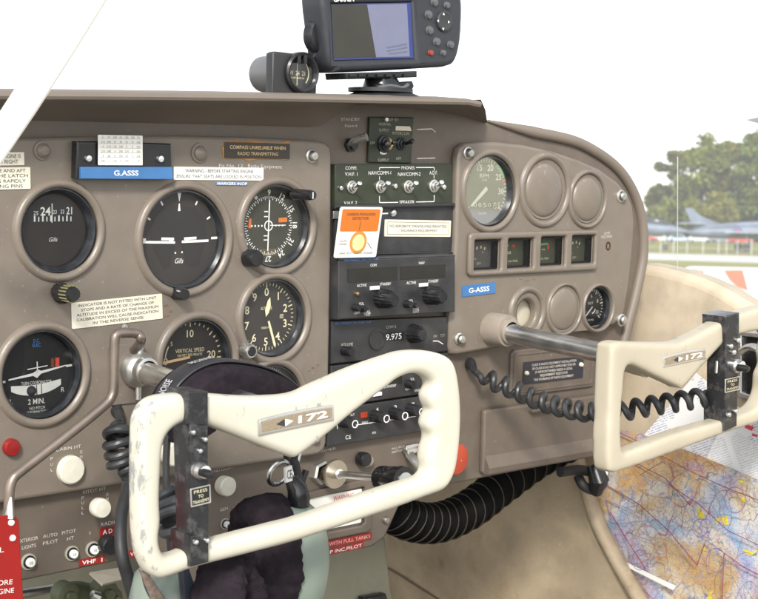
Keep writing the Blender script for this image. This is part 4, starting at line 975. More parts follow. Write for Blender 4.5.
for x, y in ((11.3, 522.5), (12.6, 538)):
    b = B(face(F(x, y, WK + .005))); b.lathe([(.0028, 0), (.0024, .0012), (0, .0018)], 20); obj('rivet', b, WHITE, fl)
# ================================================================== CONTROL YOKES
DY = .25
def yoke_mesh(outer, inner, zmid=DY, T=.011, inset=.0035, own=False):
    def conv(lst, sgn):
        P = [Vector((*uv(x, y, zmid), 0)) for x, y in lst]
        P = smooth_path(P, 4, True); n = len(P); area = sum(P[i].x * P[(i + 1) % n].y - P[(i + 1) % n].x * P[i].y for i in range(n))
        out = []
        for i in range(n):
            d = (P[(i + 1) % n] - P[i - 1]).normalized(); nx = d.y if area > 0 else -d.y
            out.append((P[i].x - sgn * nx * inset, P[i].y))
        return out
    b = B(face((0, 0, 0)))
    if own:
        from mathutils.geometry import tessellate_polygon
        po, pi_ = conv(outer, 1), conv(inner, -1)
        tri = tessellate_polygon([[Vector((x, y, 0)) for x, y in po], [Vector((x, y, 0)) for x, y in pi_]])
        al = po + pi_; n = len(al); no = len(po)
        V = [(x, y, zmid - T) for x, y in al] + [(x, y, zmid + T) for x, y in al]
        Fs = [tuple(t_) for t_ in tri] + [tuple(i + n for i in t_) for t_ in tri]
        for lo_, hi_2 in ((0, no), (no, n)):
            m_ = hi_2 - lo_
            Fs += [(lo_ + i, lo_ + (i + 1) % m_, n + lo_ + (i + 1) % m_, n + lo_ + i) for i in range(m_)]
        b.mesh(V, Fs)
    else: b.plate(conv(outer, 1), [conv(inner, -1)], zmid - T, zmid + T, .0075, res=4)
    bmesh.ops.remove_doubles(b.bm, verts=b.bm.verts[:], dist=1e-5)
    if DBG: print('YOKE open edges', sum(1 for e in b.bm.edges if len(e.link_faces) != 2), len(b.bm.edges))
    me = bpy.data.meshes.new('tmp'); bmesh.ops.recalc_face_normals(b.bm, faces=b.bm.faces[:]); b.bm.to_mesh(me); b.bm.free()
    ob = bpy.data.objects.new('tmp', me); COL.objects.link(ob)
    m = ob.modifiers.new('r', 'REMESH'); m.mode = 'VOXEL'; m.voxel_size = .0019
    m = ob.modifiers.new('s', 'SMOOTH'); m.factor = .5; m.iterations = 36 if own else 14
    dg = bpy.context.evaluated_depsgraph_get(); dg.update()
    me2 = bpy.data.meshes.new_from_object(ob.evaluated_get(dg))
    bpy.data.objects.remove(ob)
    bb = B(); bb.frommesh(me2); return bb
L_out = [(129, 430), (133, 412), (142, 401), (156, 395), (188, 392), (208, 393), (250, 395.5), (289, 393), (310, 384), (350, 367), (385, 355), (402, 350.5), (423, 350), (443, 355), (453, 367), (457.5, 395), (458, 425), (455, 457), (450, 475), (440, 488), (420, 496), (385, 509), (365, 515.5), (300, 537), (270, 545.5), (209, 561), (190, 566), (158, 577), (145, 574), (137, 565), (131, 546), (128.7, 506)]
L_in = [(161, 550), (158, 535), (160, 518), (159, 498), (160, 470), (161.5, 447), (165.5, 433), (175, 423.5), (188, 421), (208, 427), (249.5, 443), (280, 454.5), (289.5, 457), (298, 452.5), (325, 432), (345, 415), (363, 401), (383, 386), (393, 378), (405, 373), (415, 373.5), (422.7, 379), (424, 387), (419.7, 395), (421.5, 403), (424.5, 410), (421, 418), (419.5, 425), (422.7, 432), (423, 439), (419.5, 449), (418.5, 459), (420, 468), (417, 475), (405, 479.5), (375, 489), (360, 494), (300, 515), (270, 523), (209, 538.5), (187, 546), (168, 553)]
R_out = [(597, 440), (598, 417), (600.5, 352), (603, 344), (612, 340), (622, 341), (666, 342), (682, 337.5), (720, 318), (739, 311), (758, 305.5), (785, 302), (800, 310), (806, 330), (804, 360), (798, 392), (786, 406), (758, 419), (721, 431), (669, 450), (614, 469.5), (604, 471), (598, 467)]
R_in = [(617, 448), (616.5, 417), (619, 380), (621, 366), (625, 364.5), (647, 375), (671, 386), (677, 386.5), (701, 360), (723, 338), (745, 331), (758, 330), (764, 337), (760, 352), (762, 364), (757, 376), (757, 388), (753, 400), (745, 409), (720, 417.5), (669, 432), (625, 448)]
def strap(t, q_front, w0, w1, name='strap', m=None):
    b = B(face((0, 0, 0))); b.plate(pts(q_front, w1), [], w0, w1, .0012); return obj(name, b, m or BRK, t)
BRK = mat('worn_black_enamel', (.02, .02, .022), .25, var=.3, scale=60, dirt=(.16, .16, .16), dirt_amt=.7, dirt_scale=70)
def badge(t, q, w):
    M, wd, ht = quadmat(q, w)
    b = B(M); arcp = lambda e: [(-wd / 2 + e + (wd - 2 * e) * i / 8, ht / 2 - e - .10 * ht * (2 * i / 8 - 1) ** 2) for i in range(8, -1, -1)] + [(-wd / 2 + e * 1.3, -ht / 2 + e), (wd / 2 - e * 1.3, -ht / 2 + e)]
    b.plate(arcp(0), [], 0, .0035, .0012); bd = obj('badge', b, mat('badge_silver', (.7, .69, .66), .3, .9, var=.08), t)
    b = B(M); b.plate(arcp(.0022), [], .003, .0039, .0003); b.mi = 1
    b.text('172', (.20 * wd, -.02 * ht), .40 * ht, .40 * wd, .0042, bold=.03, shear=.1)
    y = -.03 * ht; b.mesh([(-.17 * wd, y + .22 * ht, .0042), (-.17 * wd, y - .22 * ht, .0042), (-.06 * wd, y, .0042)], [(0, 1, 2)])
    b.mi = 2; b.mesh([(-.175 * wd, y + .22 * ht, .0042), (-.175 * wd, y - .22 * ht, .0042), (-.285 * wd, y, .0042)], [(0, 1, 2)])
    obj('badge_inlay', b, [mat('bronze_sparkle', (.27, .215, .145), .5, var=.35, scale=900), WHITE, INK], bd)
def ptt(t, x, y, rpx, w, lab, scr):
    r = hv(x, y, rpx * 2, w) / 2; M = face(F(x, y, w)); b = B(M)
    b.lathe([(r, 0), (r, .004), (r * .8, .006), (r * .78, .010), (r * .6, .0105), (0, .0105)], 6 if False else 28); bt = obj('push_to_talk_button', b, CHROME, t)
    b = B(face(F(x + 3.5, y + 2, w + .008))); b.lathe([(r * .5, 0), (r * .5, .010), (r * .4, .013), (0, .0135)], 24); obj('button_cap', b, BLACK, bt)
    M, wd, ht = quadmat(lab, w + .0005)
    b = B(M); b.plate(rrect(-wd / 2, -ht / 2, wd / 2, ht / 2, .0006, 2), [rrect(-wd * .44, -ht * .42, wd * .44, ht * .42, .0004, 2)], 0, .0012, .0003); b.mi = 1
    b.mesh([(-wd * .45, -ht * .43, .0008), (wd * .45, -ht * .43, .0008), (wd * .45, ht * .43, .0008), (-wd * .45, ht * .43, .0008)], [(0, 1, 2, 3)]); b.mi = 2
    for s_, yy, fw in (('PRESS', .27, .66), ('TO', 0, .26), ('TRANSMIT', -.27, .82)): b.text(s_, (0, yy * ht), .17 * ht, fw * wd, .0011)
    obj('label_plate', b, [mat('badge_silver', (.7, .69, .66), .3, .9), BLACK, CREAM], t)
    for sx, sy in scr: screw(sx, sy, w, 2.6, t, CHROME)

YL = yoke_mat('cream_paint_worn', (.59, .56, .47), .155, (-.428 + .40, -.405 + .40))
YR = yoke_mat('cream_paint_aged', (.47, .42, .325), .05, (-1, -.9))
# ---- left yoke
hub = F(283, 419, DY)
base = F(128, 367, 0)
t = thing('control_yoke', 'cream left control yoke with badge 172, chipped outer grip and black bracket on its left', 'control yoke', hub, 'control yokes')
wb = yoke_mesh(L_out, L_in)
xs = [v.co.x for v in wb.bm.verts]; xmin = min(xs) - hub.x
for nd in YL.node_tree.nodes:
    if nd.type == 'MAP_RANGE': nd.inputs['From Min'].default_value = xmin + .002; nd.inputs['From Max'].default_value = xmin + .021
obj('wheel', wb, YL, t, 60)
b = B(); b.tube([base, Vector((hub.x, hub.y + .02, hub.z + .004))], .0098, 28); obj('shaft', b, CHROME, t)
b = B(face(base)); 
b.lathe([(.020, -.001), (.020, .002), (.0155, .003), (.0165, .010), (.0175, .017), (.0155, .024), (.0125, .027), (.0125, .034), (.010, .035)], 36); cl = obj('collar', b, STEEL, t)
b = B(); b.tube([base + Vector((0, -.018, -.012)), base + Vector((0, -.018, -.028))], .003, 12); obj('lock_pin', b, STEEL, cl); b = B(); b.tube([base + Vector((0, -.018, .012)), base + Vector((.002, -.02, .024))], .003, 12); obj('lock_pin', b, STEEL, cl)
b = B(face((0, 0, 0))); pp = uv(128, 367, WF); b.plate(rrect(pp[0] - .021, pp[1] - .034, pp[0] + .014, pp[1] + .022, .004), [], WF, WF + .002, .0006); obj('collar_plate', b, PANEL, t)
b = B(face((hub.x, hub.y + .012, hub.z))); b.lathe([(.012, -.03), (.014, -.014), (.015, .0), (0, .001)], 32); obj('hub_socket', b, YL, t)
badge(t, [(254.4, 419), (333.5, 402), (329.3, 420), (258.6, 433.8)], DY + .0095)
strap(t, [(189.5, 421), (208, 423), (209.5, 540), (193, 545)], DY - .008, DY + .015, 'bracket')
strap(t, [(187.5, 391.5), (208.5, 391.5), (208.5, 426), (187.5, 424)], DY - .014, DY + .0155)
strap(t, [(191, 536), (209, 533), (209, 562), (191, 567)], DY - .013, DY + .0155)
ptt(t, 198, 470, 8.4, DY + .015, [(189.5, 488.5), (210, 484), (210, 502.5), (190.5, 507.5)], [(191.5, 432), (203.5, 439), (198.5, 450.5), (194.5, 541.5), (205.5, 540)])
# ---- right yoke
hub = F(655, 364, DY)
base = F(484, 327.5, 0)
t = thing('control_yoke', 'aged cream right control yoke with bracket on its right, partly cut by the frame', 'control yoke', hub, 'control yokes')
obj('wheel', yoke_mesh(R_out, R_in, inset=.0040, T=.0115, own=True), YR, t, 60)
b = B(); b.tube([base, Vector((hub.x, hub.y + .012, hub.z))], .0108, 32); obj('shaft', b, CHROME, t)
b = B(face(base)); b.lathe([(.0185, -.001), (.0185, .036), (.0175, .039), (.0145, .039), (.0145, .043), (.0108, .044)], 40); obj('collar', b, mat('worn_collar_paint', (.27, .23, .19), .4, var=.1, dirt=(.4, .38, .35), dirt_amt=.6, dirt_scale=40), t)
b = B(face((hub.x, hub.y + .010, hub.z))); b.lathe([(.012, -.03), (.014, -.014), (.015, .0), (0, .001)], 32); obj('hub_socket', b, YR, t)
badge(t, [(660.4, 355), (704.7, 347), (702.5, 358), (661.3, 367.6)], DY + .009)
strap(t, [(725.5, 334), (739.3, 331), (737.5, 413), (725, 418)], DY - .009, DY + .015, 'bracket')
strap(t, [(725, 316.5), (739.5, 312.5), (739.5, 337), (725.5, 339)], DY - .014, DY + .0155)
strap(t, [(725.5, 410), (737.5, 406), (737, 426), (725.5, 431.5)], DY - .013, DY + .0155)
ptt(t, 734.5, 365.5, 7, DY + .015, [(724.3, 379), (739, 376), (739, 389.5), (724.3, 393)], [(729.5, 346), (737, 340), (732.5, 352), (727.5, 414.5), (734.5, 411)])
b = B(); b.tube([F(722, 357, DY), F(717, 362, DY + .004), F(716, 372, DY + .004), F(722, 379, DY)], .002, 8); obj('wire_clip', b, CHROME, t)

# ================================================================== CORDS
def helix(path, turns, r, n=18, ph=0., taper=.06):
    P = smooth_path(path, 14); L = [0]
    for a, c in zip(P[:-1], P[1:]): L.append(L[-1] + (c - a).length)
    N = int(turns * n); out = []; j = 0
    up = Vector((0, 0, 1)); T0 = (P[1] - P[0]).normalized()
    Nn = (up - T0 * up.dot(T0)); Nn = Nn.normalized() if Nn.length > .2 else Vector((0, -1, 0))
    for i in range(N + 1):
        s_ = L[-1] * i / N
        while j < len(L) - 2 and L[j + 1] < s_: j += 1
        k = (s_ - L[j]) / max(1e-9, L[j + 1] - L[j]); c = P[j].lerp(P[j + 1], k); T = (P[j + 1] - P[j]).normalized()
        Nn = (Nn - T * Nn.dot(T)).normalized(); Bn = T.cross(Nn)
        a = 2 * math.pi * i / n + ph; q = min(1, i / (n * .5), (N - i) / (n * .5)) if taper else 1
        out.append(c + (Nn * math.cos(a) + Bn * math.sin(a)) * r * max(.15, q))
    return out
# right coiled lead
ax = [F(480, 376, .02), F(510, 388, .05), F(550, 404, .10), (F(600, 413, .165)), F(650, 406, .205), F(700, 398, .235), F(712, 395, .24)]
b = B(); hx = helix(ax, 17, .0082, 20, ph=1.2)
lead = [F(471, 365, .012), F(474, 370, .014), F(478, 374, .016)]
b.tube(smooth_path(lead, 4) + hx + smooth_path([F(716, 392, .245), F(720, 388, .248)], 3), .0038, 10)
t = thing('coiled_cord', 'dark coiled cord stretching from the panel to the right yoke bracket', 'cord', F(471, 364, 0), 'coiled cords'); obj('cord', b, CORD, t)
b = B(); b.tube([F(470, 363.5, 0), F(471, 364.5, .010), F(473.5, 368, .018)], [.0068, .0062, .0042], 16); obj('plug', b, RUBBER, t)
# left coiled lead
t = thing('coiled_cord', 'black coiled cord hanging behind the outer grip of the left yoke', 'cord', F(118, 412, 0), 'coiled cords')
b = B(); hx = helix([F(120, 424, .055), F(118, 440, .06), F(120, 455, .06), F(124, 472, .062)], 5.2, .0105, 20)
b.tube(smooth_path([F(117, 411, .012), F(121, 418, .04), F(122, 424, .05)], 4) + hx + smooth_path([F(127, 480, .062), F(124, 500, .07), F(121.5, 525, .08), F(124, 555, .09), F(132, 585, .10), F(146, 640, .10)], 6), .0040, 10); obj('cord', b, CORD, t)
b = B(); b.tube([F(115, 408, 0), F(117, 411, .014), F(119.5, 415, .024)], [.0065, .006, .0042], 14); obj('plug', b, RUBBER, t)
b = B(face(F(112, 461, .001))); r = hv(112, 461, 27) / 2; b.lathe([(r, 0), (r, .003), (r * .8, .004), (r * .72, .003), (r * .7, 0)], 36)
solo('jack_ring', b, STEEL, 'silver socket ring behind the left coiled cord', 'socket', F(112, 461, 0))
# coil behind the bracket
b = B(); hx = helix([F(172, 489, .20), F(176, 505, .205), F(178, 522, .21), F(184, 538, .21)], 4.6, .0135, 22)
b.tube(hx, .0042, 10); b.tube(smooth_path([F(184, 500, .20), F(189, 480, .225), F(190, 472, .24)], 5), .0036, 8)
solo('coiled_cord', b, mat('grey_cord', (.06, .062, .066), .4, var=.2), 'grey coiled cord bunched just left of the black bracket on the left yoke', 'cord', F(176, 515, .2), 'coiled cords')
# long black cable
b = B(); b.tube(smooth_path([F(129, 486, .10), F(123, 505, .115), F(120.5, 530, .13), F(122, 556, .14), F(130, 585, .14), F(150, 650, .14)], 6), .0052, 12)
solo('cable', b, RUBBER, 'thick black cable dropping past the outer grip of the left yoke', 'cable', F(122, 540, .12))

# ================================================================== HEADSET hung over the left shaft
t = thing('headset', 'mint green aviation headset with black cloth cushions hung behind the left yoke', 'headset', F(235, 420, .17))
WH = .155
arcp = [(170, 440), (164, 418), (166, 400), (176, 384), (193, 371), (214, 365), (240, 366.5), (264, 373), (285, 386), (297, 404), (302, 430)]
C_ = smooth_path([F(x, y, WH) for x, y in arcp], 6)
def band(b, C_, half, h0, h1, lo=0, hi=None):
    hi = hi or len(C_); cen = sum(C_, Vector()) / len(C_); V = []; k = 12; cc = Vector((0, 0, -.06)) + F(235, 400, WH)
    rows = range(lo, hi)
    for i in rows:
        T = (C_[min(i + 1, len(C_) - 1)] - C_[max(i - 1, 0)]).normalized(); Nn = Vector((-T.z, 0, T.x))
        if Nn.dot(C_[i] - cc) < 0: Nn = -Nn
        for j in range(k):
            a = 2 * math.pi * j / k; ca, sa = math.cos(a), math.sin(a)
            x = math.copysign(abs(ca) ** .55, ca) * half; y = (math.copysign(abs(sa) ** .7, sa) * .5 + .5) * (h1 - h0) + h0
            V.append(C_[i] + Vector((0, x, 0)) + Nn * y)
    m = len(rows)
    b.mesh(V, [(i * k + j, i * k + (j + 1) % k, (i + 1) * k + (j + 1) % k, (i + 1) * k + j) for i in range(m - 1) for j in range(k)] + [tuple(range(k)), tuple((m - 1) * k + j for j in range(k))])
b = B(); band(b, C_, .030, -.036, .003); hb = obj('headband_cushion', b, CLOTH, t)
b = B(); band(b, C_, .012, .0025, .0055, 4, 52); st = obj('headband_strap', b, mat('black_strap', (.03, .03, .035), .4, var=.2), hb)
def on_band(i, off=0.):
    T = (C_[i + 1] - C_[i - 1]).normalized(); Nn = Vector((-T.z, 0, T.x)); Nn = Nn if Nn.z > 0 else -Nn
    p = C_[i] + Nn * .0062; return p, T, Nn
for txt, i, h in (('MORRIS', 27, .007), ('NOISE', 15, .009)):
    p, T, Nn = on_band(i); V = Vector((0, 1, 0)); M = Matrix.Translation(p + V * .001) @ Matrix((T, V, Nn)).transposed().to_4x4()
    b = B(); b.text(txt, (0, 0), h, .024 if i > 20 else .016, 0, M, bold=.01); obj('strap_lettering', b, mat('grey_lettering', (.42, .42, .43), .6), st)
def cup(px, py, w, a, sx, sy, nm):
    a = nrm(a); up = Vector((0, 0, 1)); u = up.cross(a).normalized(); v = a.cross(u)
    return Matrix.Translation(F(px, py, w)) @ Matrix((u, v, a)).transposed().to_4x4()
# right cup: shell outside, cloth cushion inside facing left and back
M = cup(286, 566, .165, (-.90, .28, .08), 0, 0, 'r')
b = B(M); b.lathe([(0, -.034), (.5, -.033), (.8, -.026), (.97, -.012), (1.0, .004), (.97, .008), (0, .008)], 48, sx=.042, sy=.062)
V = None
def lathe_xy(b, prof, sx, sy, M, seg=56):
    b.lathe([(r, z) for r, z in prof], seg, M, sx=sx, sy=sy)
sh = obj('ear_shell', b, GREEN, t, 50)
def cushion(M, sx, sy, seed):
    random.seed(seed); b = B(); V = []; prof = [(.94, -.004), (1.02, .004), (1.03, .016), (.97, .028), (.85, .035), (.66, .036), (.5, .028), (.4, .014), (0, .010)]; seg = 72; n = len(prof)
    for i in range(seg):
        a = 2 * math.pi * i / seg; k = 1 + .022 * math.sin(9 * a + seed) + .018 * math.sin(23 * a)
        for r, z in prof: V.append((r * k * sx * math.cos(a), r * k * sy * math.sin(a), z))
    b.mesh(V, [(i * n + j, ((i + 1) % seg) * n + j, ((i + 1) % seg) * n + j + 1, i * n + j + 1) for i in range(seg) for j in range(n - 1)], M)
    bm = b.bm; bmesh.ops.subdivide_edges(bm, edges=bm.edges[:], cuts=2, use_grid_fill=True)
    c_ = M.translation; ax_ = M.to_3x3() @ Vector((0, 0, 1))
    from mathutils import noise as nz_
    for v in bm.verts:
        p_ = v.co * 46 + Vector((seed, 0, 0)); q_ = v.co * 130
        v.co += ax_ * (.0045 * nz_.noise(Vector((p_.x, p_.y, p_.z * .55))) + .0028 * (1 - abs(nz_.noise(q_)) * 3) * .5)
    return b
M2 = cup(277, 566, .168, (-.92, .22, .08), 0, 0, 'r')
b = cushion(M2, .044, .063, 1); obj('ear_cushion', b, CLOTH, sh, 70)
# left cup
M = cup(176, 628, .175, (.75, -.50, .12), 0, 0, 'l')
b = B(M); b.lathe([(0, -.036), (.5, -.035), (.8, -.028), (.97, -.014), (1.0, .004), (.97, .008), (0, .008)], 48, sx=.042, sy=.064)
sh2 = obj('ear_shell', b, GREEN, t, 50)
M2 = cup(216, 620, .215, (.45, -.86, .16), 0, 0, 'l'); b = cushion(M2, .032, .058, 4); obj('ear_cushion', b, CLOTH, sh2, 70)
# stirrups and fittings
b = B(); b.tube(smooth_path([F(301, 425, WH), F(299, 450, WH + .005), F(294, 472, WH + .01), F(298, 492, WH + .012), F(297, 520, WH + .02), F(293, 556, .19)], 5), .0032, 10); obj('stirrup', b, CHROME, t)
b = B(); b.tube(smooth_path([F(294, 458, WH + .006), F(300, 482, .175), F(306, 510, .18), F(312, 545, .18), F(318, 570, .17), F(316, 590, .16), F(300, 606, .17)], 6), .0036, 10); obj('microphone_cable', b, RUBBER, t)
b = B(); b.tube([F(291, 478, .172), F(297, 488, .176), F(299, 499, .178), F(299, 505, .178)], [.006, .009, .010, .009], 18); obj('clamp', b, BLACK, t)
b = B(face((0, 0, 0))); b.plate(pts([(288, 523), (294, 521), (299, 548), (298, 566), (288, 568), (284, 558)], .195), [], .188, .196, .002); ar = obj('cup_arm', b, mat('navy_arm', (.03, .035, .05), .35), t)
screw(292, 568, .194, 3.6, ar, CHROME)
b = B(face((0, 0, 0))); b.plate(pts([(286, 468), (292.5, 465.5), (293, 481), (286.5, 483)], .186), [], .182, .186, .0008); b.mi = 1; text_px(b, 'CE', (287.2, 474.8), (292, 473.6), 9, .1863); obj('maker_tag', b, [WHITE, INK], t)
b = B(); c0 = F(279, 473, .16); b.tube([c0 + Vector((.011 * math.cos(a), -.004 * math.sin(a), .011 * math.sin(a))) for a in [2 * math.pi * i / 28 for i in range(28)]], .0022, 8, closed=True); obj('adjuster_ring', b, CHROME, t)
b = B(); b.tube(smooth_path([F(168, 425, WH), F(166, 470, .16), F(168, 520, .17), F(172, 560, .18), F(176, 600, .19)], 5), .003, 10); obj('stirrup', b, BLACK, t)
b = B(face((0, 0, 0))); b.plate(pts([(180, 556), (184, 555), (196, 590), (192, 610), (184, 600)], .215), [], .21, .216, .001); obj('cup_arm', b, mat('navy_arm', (.03, .035, .05), .35), t)

for pth, r_, w_ in (([(150, 566), (146, 575), (150, 590), (160, 606)], .0035, .20), ([(196, 540), (190, 556), (182, 566), (186, 585)], .003, .21), ([(306, 470), (302, 488), (312, 520), (322, 560), (318, 588), (308, 602)], .0030, .165)):
    b = B(); b.tube(smooth_path([F(x, y, w_) for x, y in pth], 6), r_, 8); obj('lead', b, RUBBER, t)
b = B(face((0, 0, 0))); b.plate(pts([(141, 570), (152, 577), (170, 606), (158, 612)], .205), [], .20, .2045, .001); obj('webbing', b, mat('camel_webbing', (.2, .15, .12), .9, var=.4, scale=200), t)
b = B(); b.tube(smooth_path([F(284, 448, .12), F(288, 462, .14), F(296, 474, .16)], 5), .0026, 8); obj('lead', b, RUBBER, t)

# ================================================================== ON THE GLARESHIELD
ztop = F(300, 94, .06).z
# magnetic compass
wc = .0
cp = F(300, 73, wc); zb = ztop + .002
t = thing('magnetic_compass', 'black round faced compass in a square housing on the glareshield', 'compass', Vector((cp.x, 0, zb)))
P = [F(x, y, wc) for x, y in ((273, 51), (322, 55), (325, 90), (274, 91))]
x0, x1 = P[0].x, P[1].x; z1 = P[0].z; zc = F(301, 73, wc).z; xc = F(300.5, 73, wc).x; rr = hv(301, 73, 41, wc) / 2
b = B(face((0, 0, 0))); b.plate([(x0, zb), (x0, z1 - .002), (x0 + .004, z1), (xc, z1 - .001), (xc + rr * .8, zc + rr * .8), (xc + rr * 1.08, zc), (xc + rr * 1.05, zb)], [circ((xc, zc), rr * .80, 40)], -.012, 0, .002); hs_ = obj('housing', b, mat('compass_black', (.03, .03, .033), .45, var=.15), t)
b = B(face((xc, 0, zc))); b.lathe([(rr * 1.03, -.002), (rr * 1.02, .004), (rr * .93, .006), (rr * .84, .005), (rr * .74, -.004)], 48); obj('bezel', b, BLACK, t)
b = B(face((xc, .006, zc))); b.disc(rr * .82, 0); b.mi = 1
b.text('W  24  21', (0, .0), rr * .22, rr * 1.0, .0005); b.text('CAL WITH RADIO ON', (0, -rr * .24), rr * .09, rr * .9, .0005); strip(b, 0, -rr * .6, 0, rr * .55, rr * .04, .0007)
arc(b, 50, 130, rr * .70, rr * .76, .0005); arc(b, 230, 310, rr * .70, rr * .76, .0005); obj('card', b, [mat('dial_black', (.014, .014, .015), .5), CREAM], t)
b = B(face((xc, 0, zc))); b.disc(rr * .78, .001); obj('glass', b, DGLASS, t)
b = B(face((xc, .012, zc))); b.lathe([(rr * .98, 0), (rr * .98, -.03), (rr * .9, -.05), (rr * .5, -.058), (0, -.06)], 40); obj('bowl', b, mat('grey_bowl', (.13, .13, .135), .35, var=.1), t)
b = B(face((xc, 0, z1))); 
for dx in (-.006, .002): b.box((xc - xc + dx, -.006, .004), (.004, .008, .003))
obj('adjuster', b, BLACK, hs_)
# GPS navigator
wg = .02
t = thing('gps_navigator', 'grey portable navigator with half dark screen and round buttons, on a mount above the compass', 'navigator', F(390, 70, wg))
body = [(321, -4), (326, -12), (335, -15), (445, -17), (457, -14), (462, -6), (463.5, 10), (462, 40), (457, 60), (449, 66), (430, 68), (345, 72.5), (335, 70), (329, 62), (326, 40)]
b = B(face((0, 0, 0))); scr_q = [(333, 4), (412.5, 2.5), (415.5, 58), (335.5, 60)]
b.plate([(p.x, p.y) for p in smooth_path([Vector((*uv(x, y, wg), 0)) for x, y in body], 3, True)], [pts(scr_q, wg)], wg - .035, wg, .006); bd = obj('case', b, GPSB, t)
b = B(face((0, 0, 0))); qs = pts(scr_q, wg)
b.prism(qs[::-1], wg - .008, wg - .003); b.mi = 1
def sc(u_, v_): 
    tl, tr, br, bl = [Vector(p) for p in qs]; return tl.lerp(tr, u_).lerp(bl.lerp(br, u_), v_)
w_ = wg - .0028
b.mesh([(*sc(.0, .0), w_), (*sc(.0, .975), w_), (*sc(.52, .97), w_), (*sc(.44, .02), w_)], [(0, 1, 2, 3)]); b.mi = 2
b.mesh([(*sc(.52, .97), w_), (*sc(.95, .97), w_), (*sc(.95, .02), w_), (*sc(.44, .02), w_)], [(0, 1, 2, 3)]); b.mi = 3  # pale right half is a reflection painted onto the screen
for k, (u0, v0, u1, v1) in enumerate(((.66, .80, .92, .74), (.66, .86, .92, .80), (.68, .91, .92, .88))):
    a, c = sc(u0, v0), sc(u1, v1); strip(b, a.x, a.y, c.x, c.y, .0012, w_ + .0003)
obj('screen', b, [mat('screen_blue_edge', (.03, .045, .19), .3), mat('screen_dark', (.036, .034, .027), .25, var=.15, scale=10), mat('screen_reflection', (.16, .17, .25), .25, var=.05), mat('screen_streak', (.12, .13, .21), .3)], bd)
b = B(face((0, 0, 0))); text_px(b, 'GARMIN', (333.5, -1), (354, -1.4), 5.5, wg + .0004, bold=.03); obj('maker_lettering', b, WHITE, bd)
def gb(x, y, rpx, m=GPSBTN, h=.003):
    b = B(face(F(x, y, wg))); r = hv(x, y, rpx * 2, wg) / 2; b.lathe([(r * 1.15, -.0005), (r * 1.12, .0006), (r, .0008), (r * .9, h), (r * .4, h * 1.15), (0, h * 1.15)], 28); return obj('button', b, m, bd)
for x, y, r in ((433.8, 2.5, 4), (446.3, 5.5, 3.3), (428, 15, 4.2), (429, 30.5, 4.2), (436.2, 42, 4), (450, 45, 3.8), (442.6, 53, 2.8)): 
    k = gb(x, y, r)
    b = B(face(F(x, y, wg + .0039))); b.text('MENU', (0, 0), .0011, .0042, 0); obj('legend', b, INK, k)
gb(430, 53, 2.8, mat('red_button', (.25, .04, .035), .4))
b = B(face(F(443.5, 21.5, wg))); r = hv(443, 21, 21, wg) / 2; b.lathe([(r, -.0005), (r, .002), (r * .85, .003), (r * .55, .0022), (0, .0022)], 36); kp = obj('rocker', b, mat('rocker_dark', (.035, .036, .04), .4), bd)
b = B(face(F(443.5, 21.5, wg + .0032)))
for a in range(4):
    c, s_ = math.cos(a * math.pi / 2), math.sin(a * math.pi / 2); b.mesh([(r * (.86 * c), r * (.86 * s_), 0), (r * (.62 * c - .15 * s_), r * (.62 * s_ + .15 * c), 0), (r * (.62 * c + .15 * s_), r * (.62 * s_ - .15 * c), 0)], [(0, 1, 2)])
obj('arrow_marks', b, WHITE, kp)
b = B(face(F(316, 36, wg - .02))); r = hv(316, 36, 34, wg) / 2; b.lathe([(r, -.004), (r, .004), (r * .85, .007), (r * .5, .0075), (0, .0075)], 36, sx=.8); obj('antenna', b, BLACK, bd)
b = B(); b.tube(smooth_path([F(318, 50, wg - .02), F(317, 56, wg - .02), F(314, 62, wg - .025), F(322, 60, wg - .02), F(328, 56, wg - .02)], 5), .0035, 10); obj('antenna_cable', b, BLACK, bd)
# mount
t = thing('navigator_mount', 'black cradle and pad carrying the navigator on the glareshield', 'mount', Vector((F(385, 90, wg).x, -.01, ztop)))
b = B(face((0, 0, 0))); b.plate(pts([(343, 73), (415, 71), (415, 77.5), (344, 79.5)], wg), [], wg - .03, wg + .004, .002); obj('cradle', b, BLACK, t)
b = B(face((0, 0, 0)))
for x in range(350, 412, 9): b.plate(pts([(x, 74), (x + 6, 73.8), (x + 6, 77), (x, 77.3)], wg + .006), [], wg + .003, wg + .0065, .0006)
obj('cradle_ribs', b, mat('gloss_black', (.012, .012, .013), .15), t)
b = B(); b.tube([F(380, 77, wg - .012), F(382, 93, wg - .012)], [.016, .024], 24, flat=1); obj('stem', b, BLACK, t)
b = B(face((0, 0, 0))); b.plate(pts([(374, 84), (412, 81), (414, 86), (411, 92), (376, 93)], wg + .002), [], wg - .01, wg + .004, .003); obj('clamp_arm', b, mat('gloss_black', (.012, .012, .013), .15), t)
b = B(); c0 = F(384, 95, wg - .012); c0.z = ztop - .001; b.lathe([(.042, 0), (.040, .006), (.03, .010), (0, .011)], 40, Matrix.Translation(c0)); b.lathe([(.034, .0), (.034, .004), (0, .004)], 30, Matrix.Translation(c0 + Vector((-.005, 0, .010)))); obj('pad', b, RUBBER, t)
b = B(); b.tube(smooth_path([F(378, 88, wg + .006), F(390, 86, wg + .008), F(402, 88, wg + .008), F(408, 85, wg + .007)], 5), .0022, 8); obj('lever', b, GPSBTN, t)
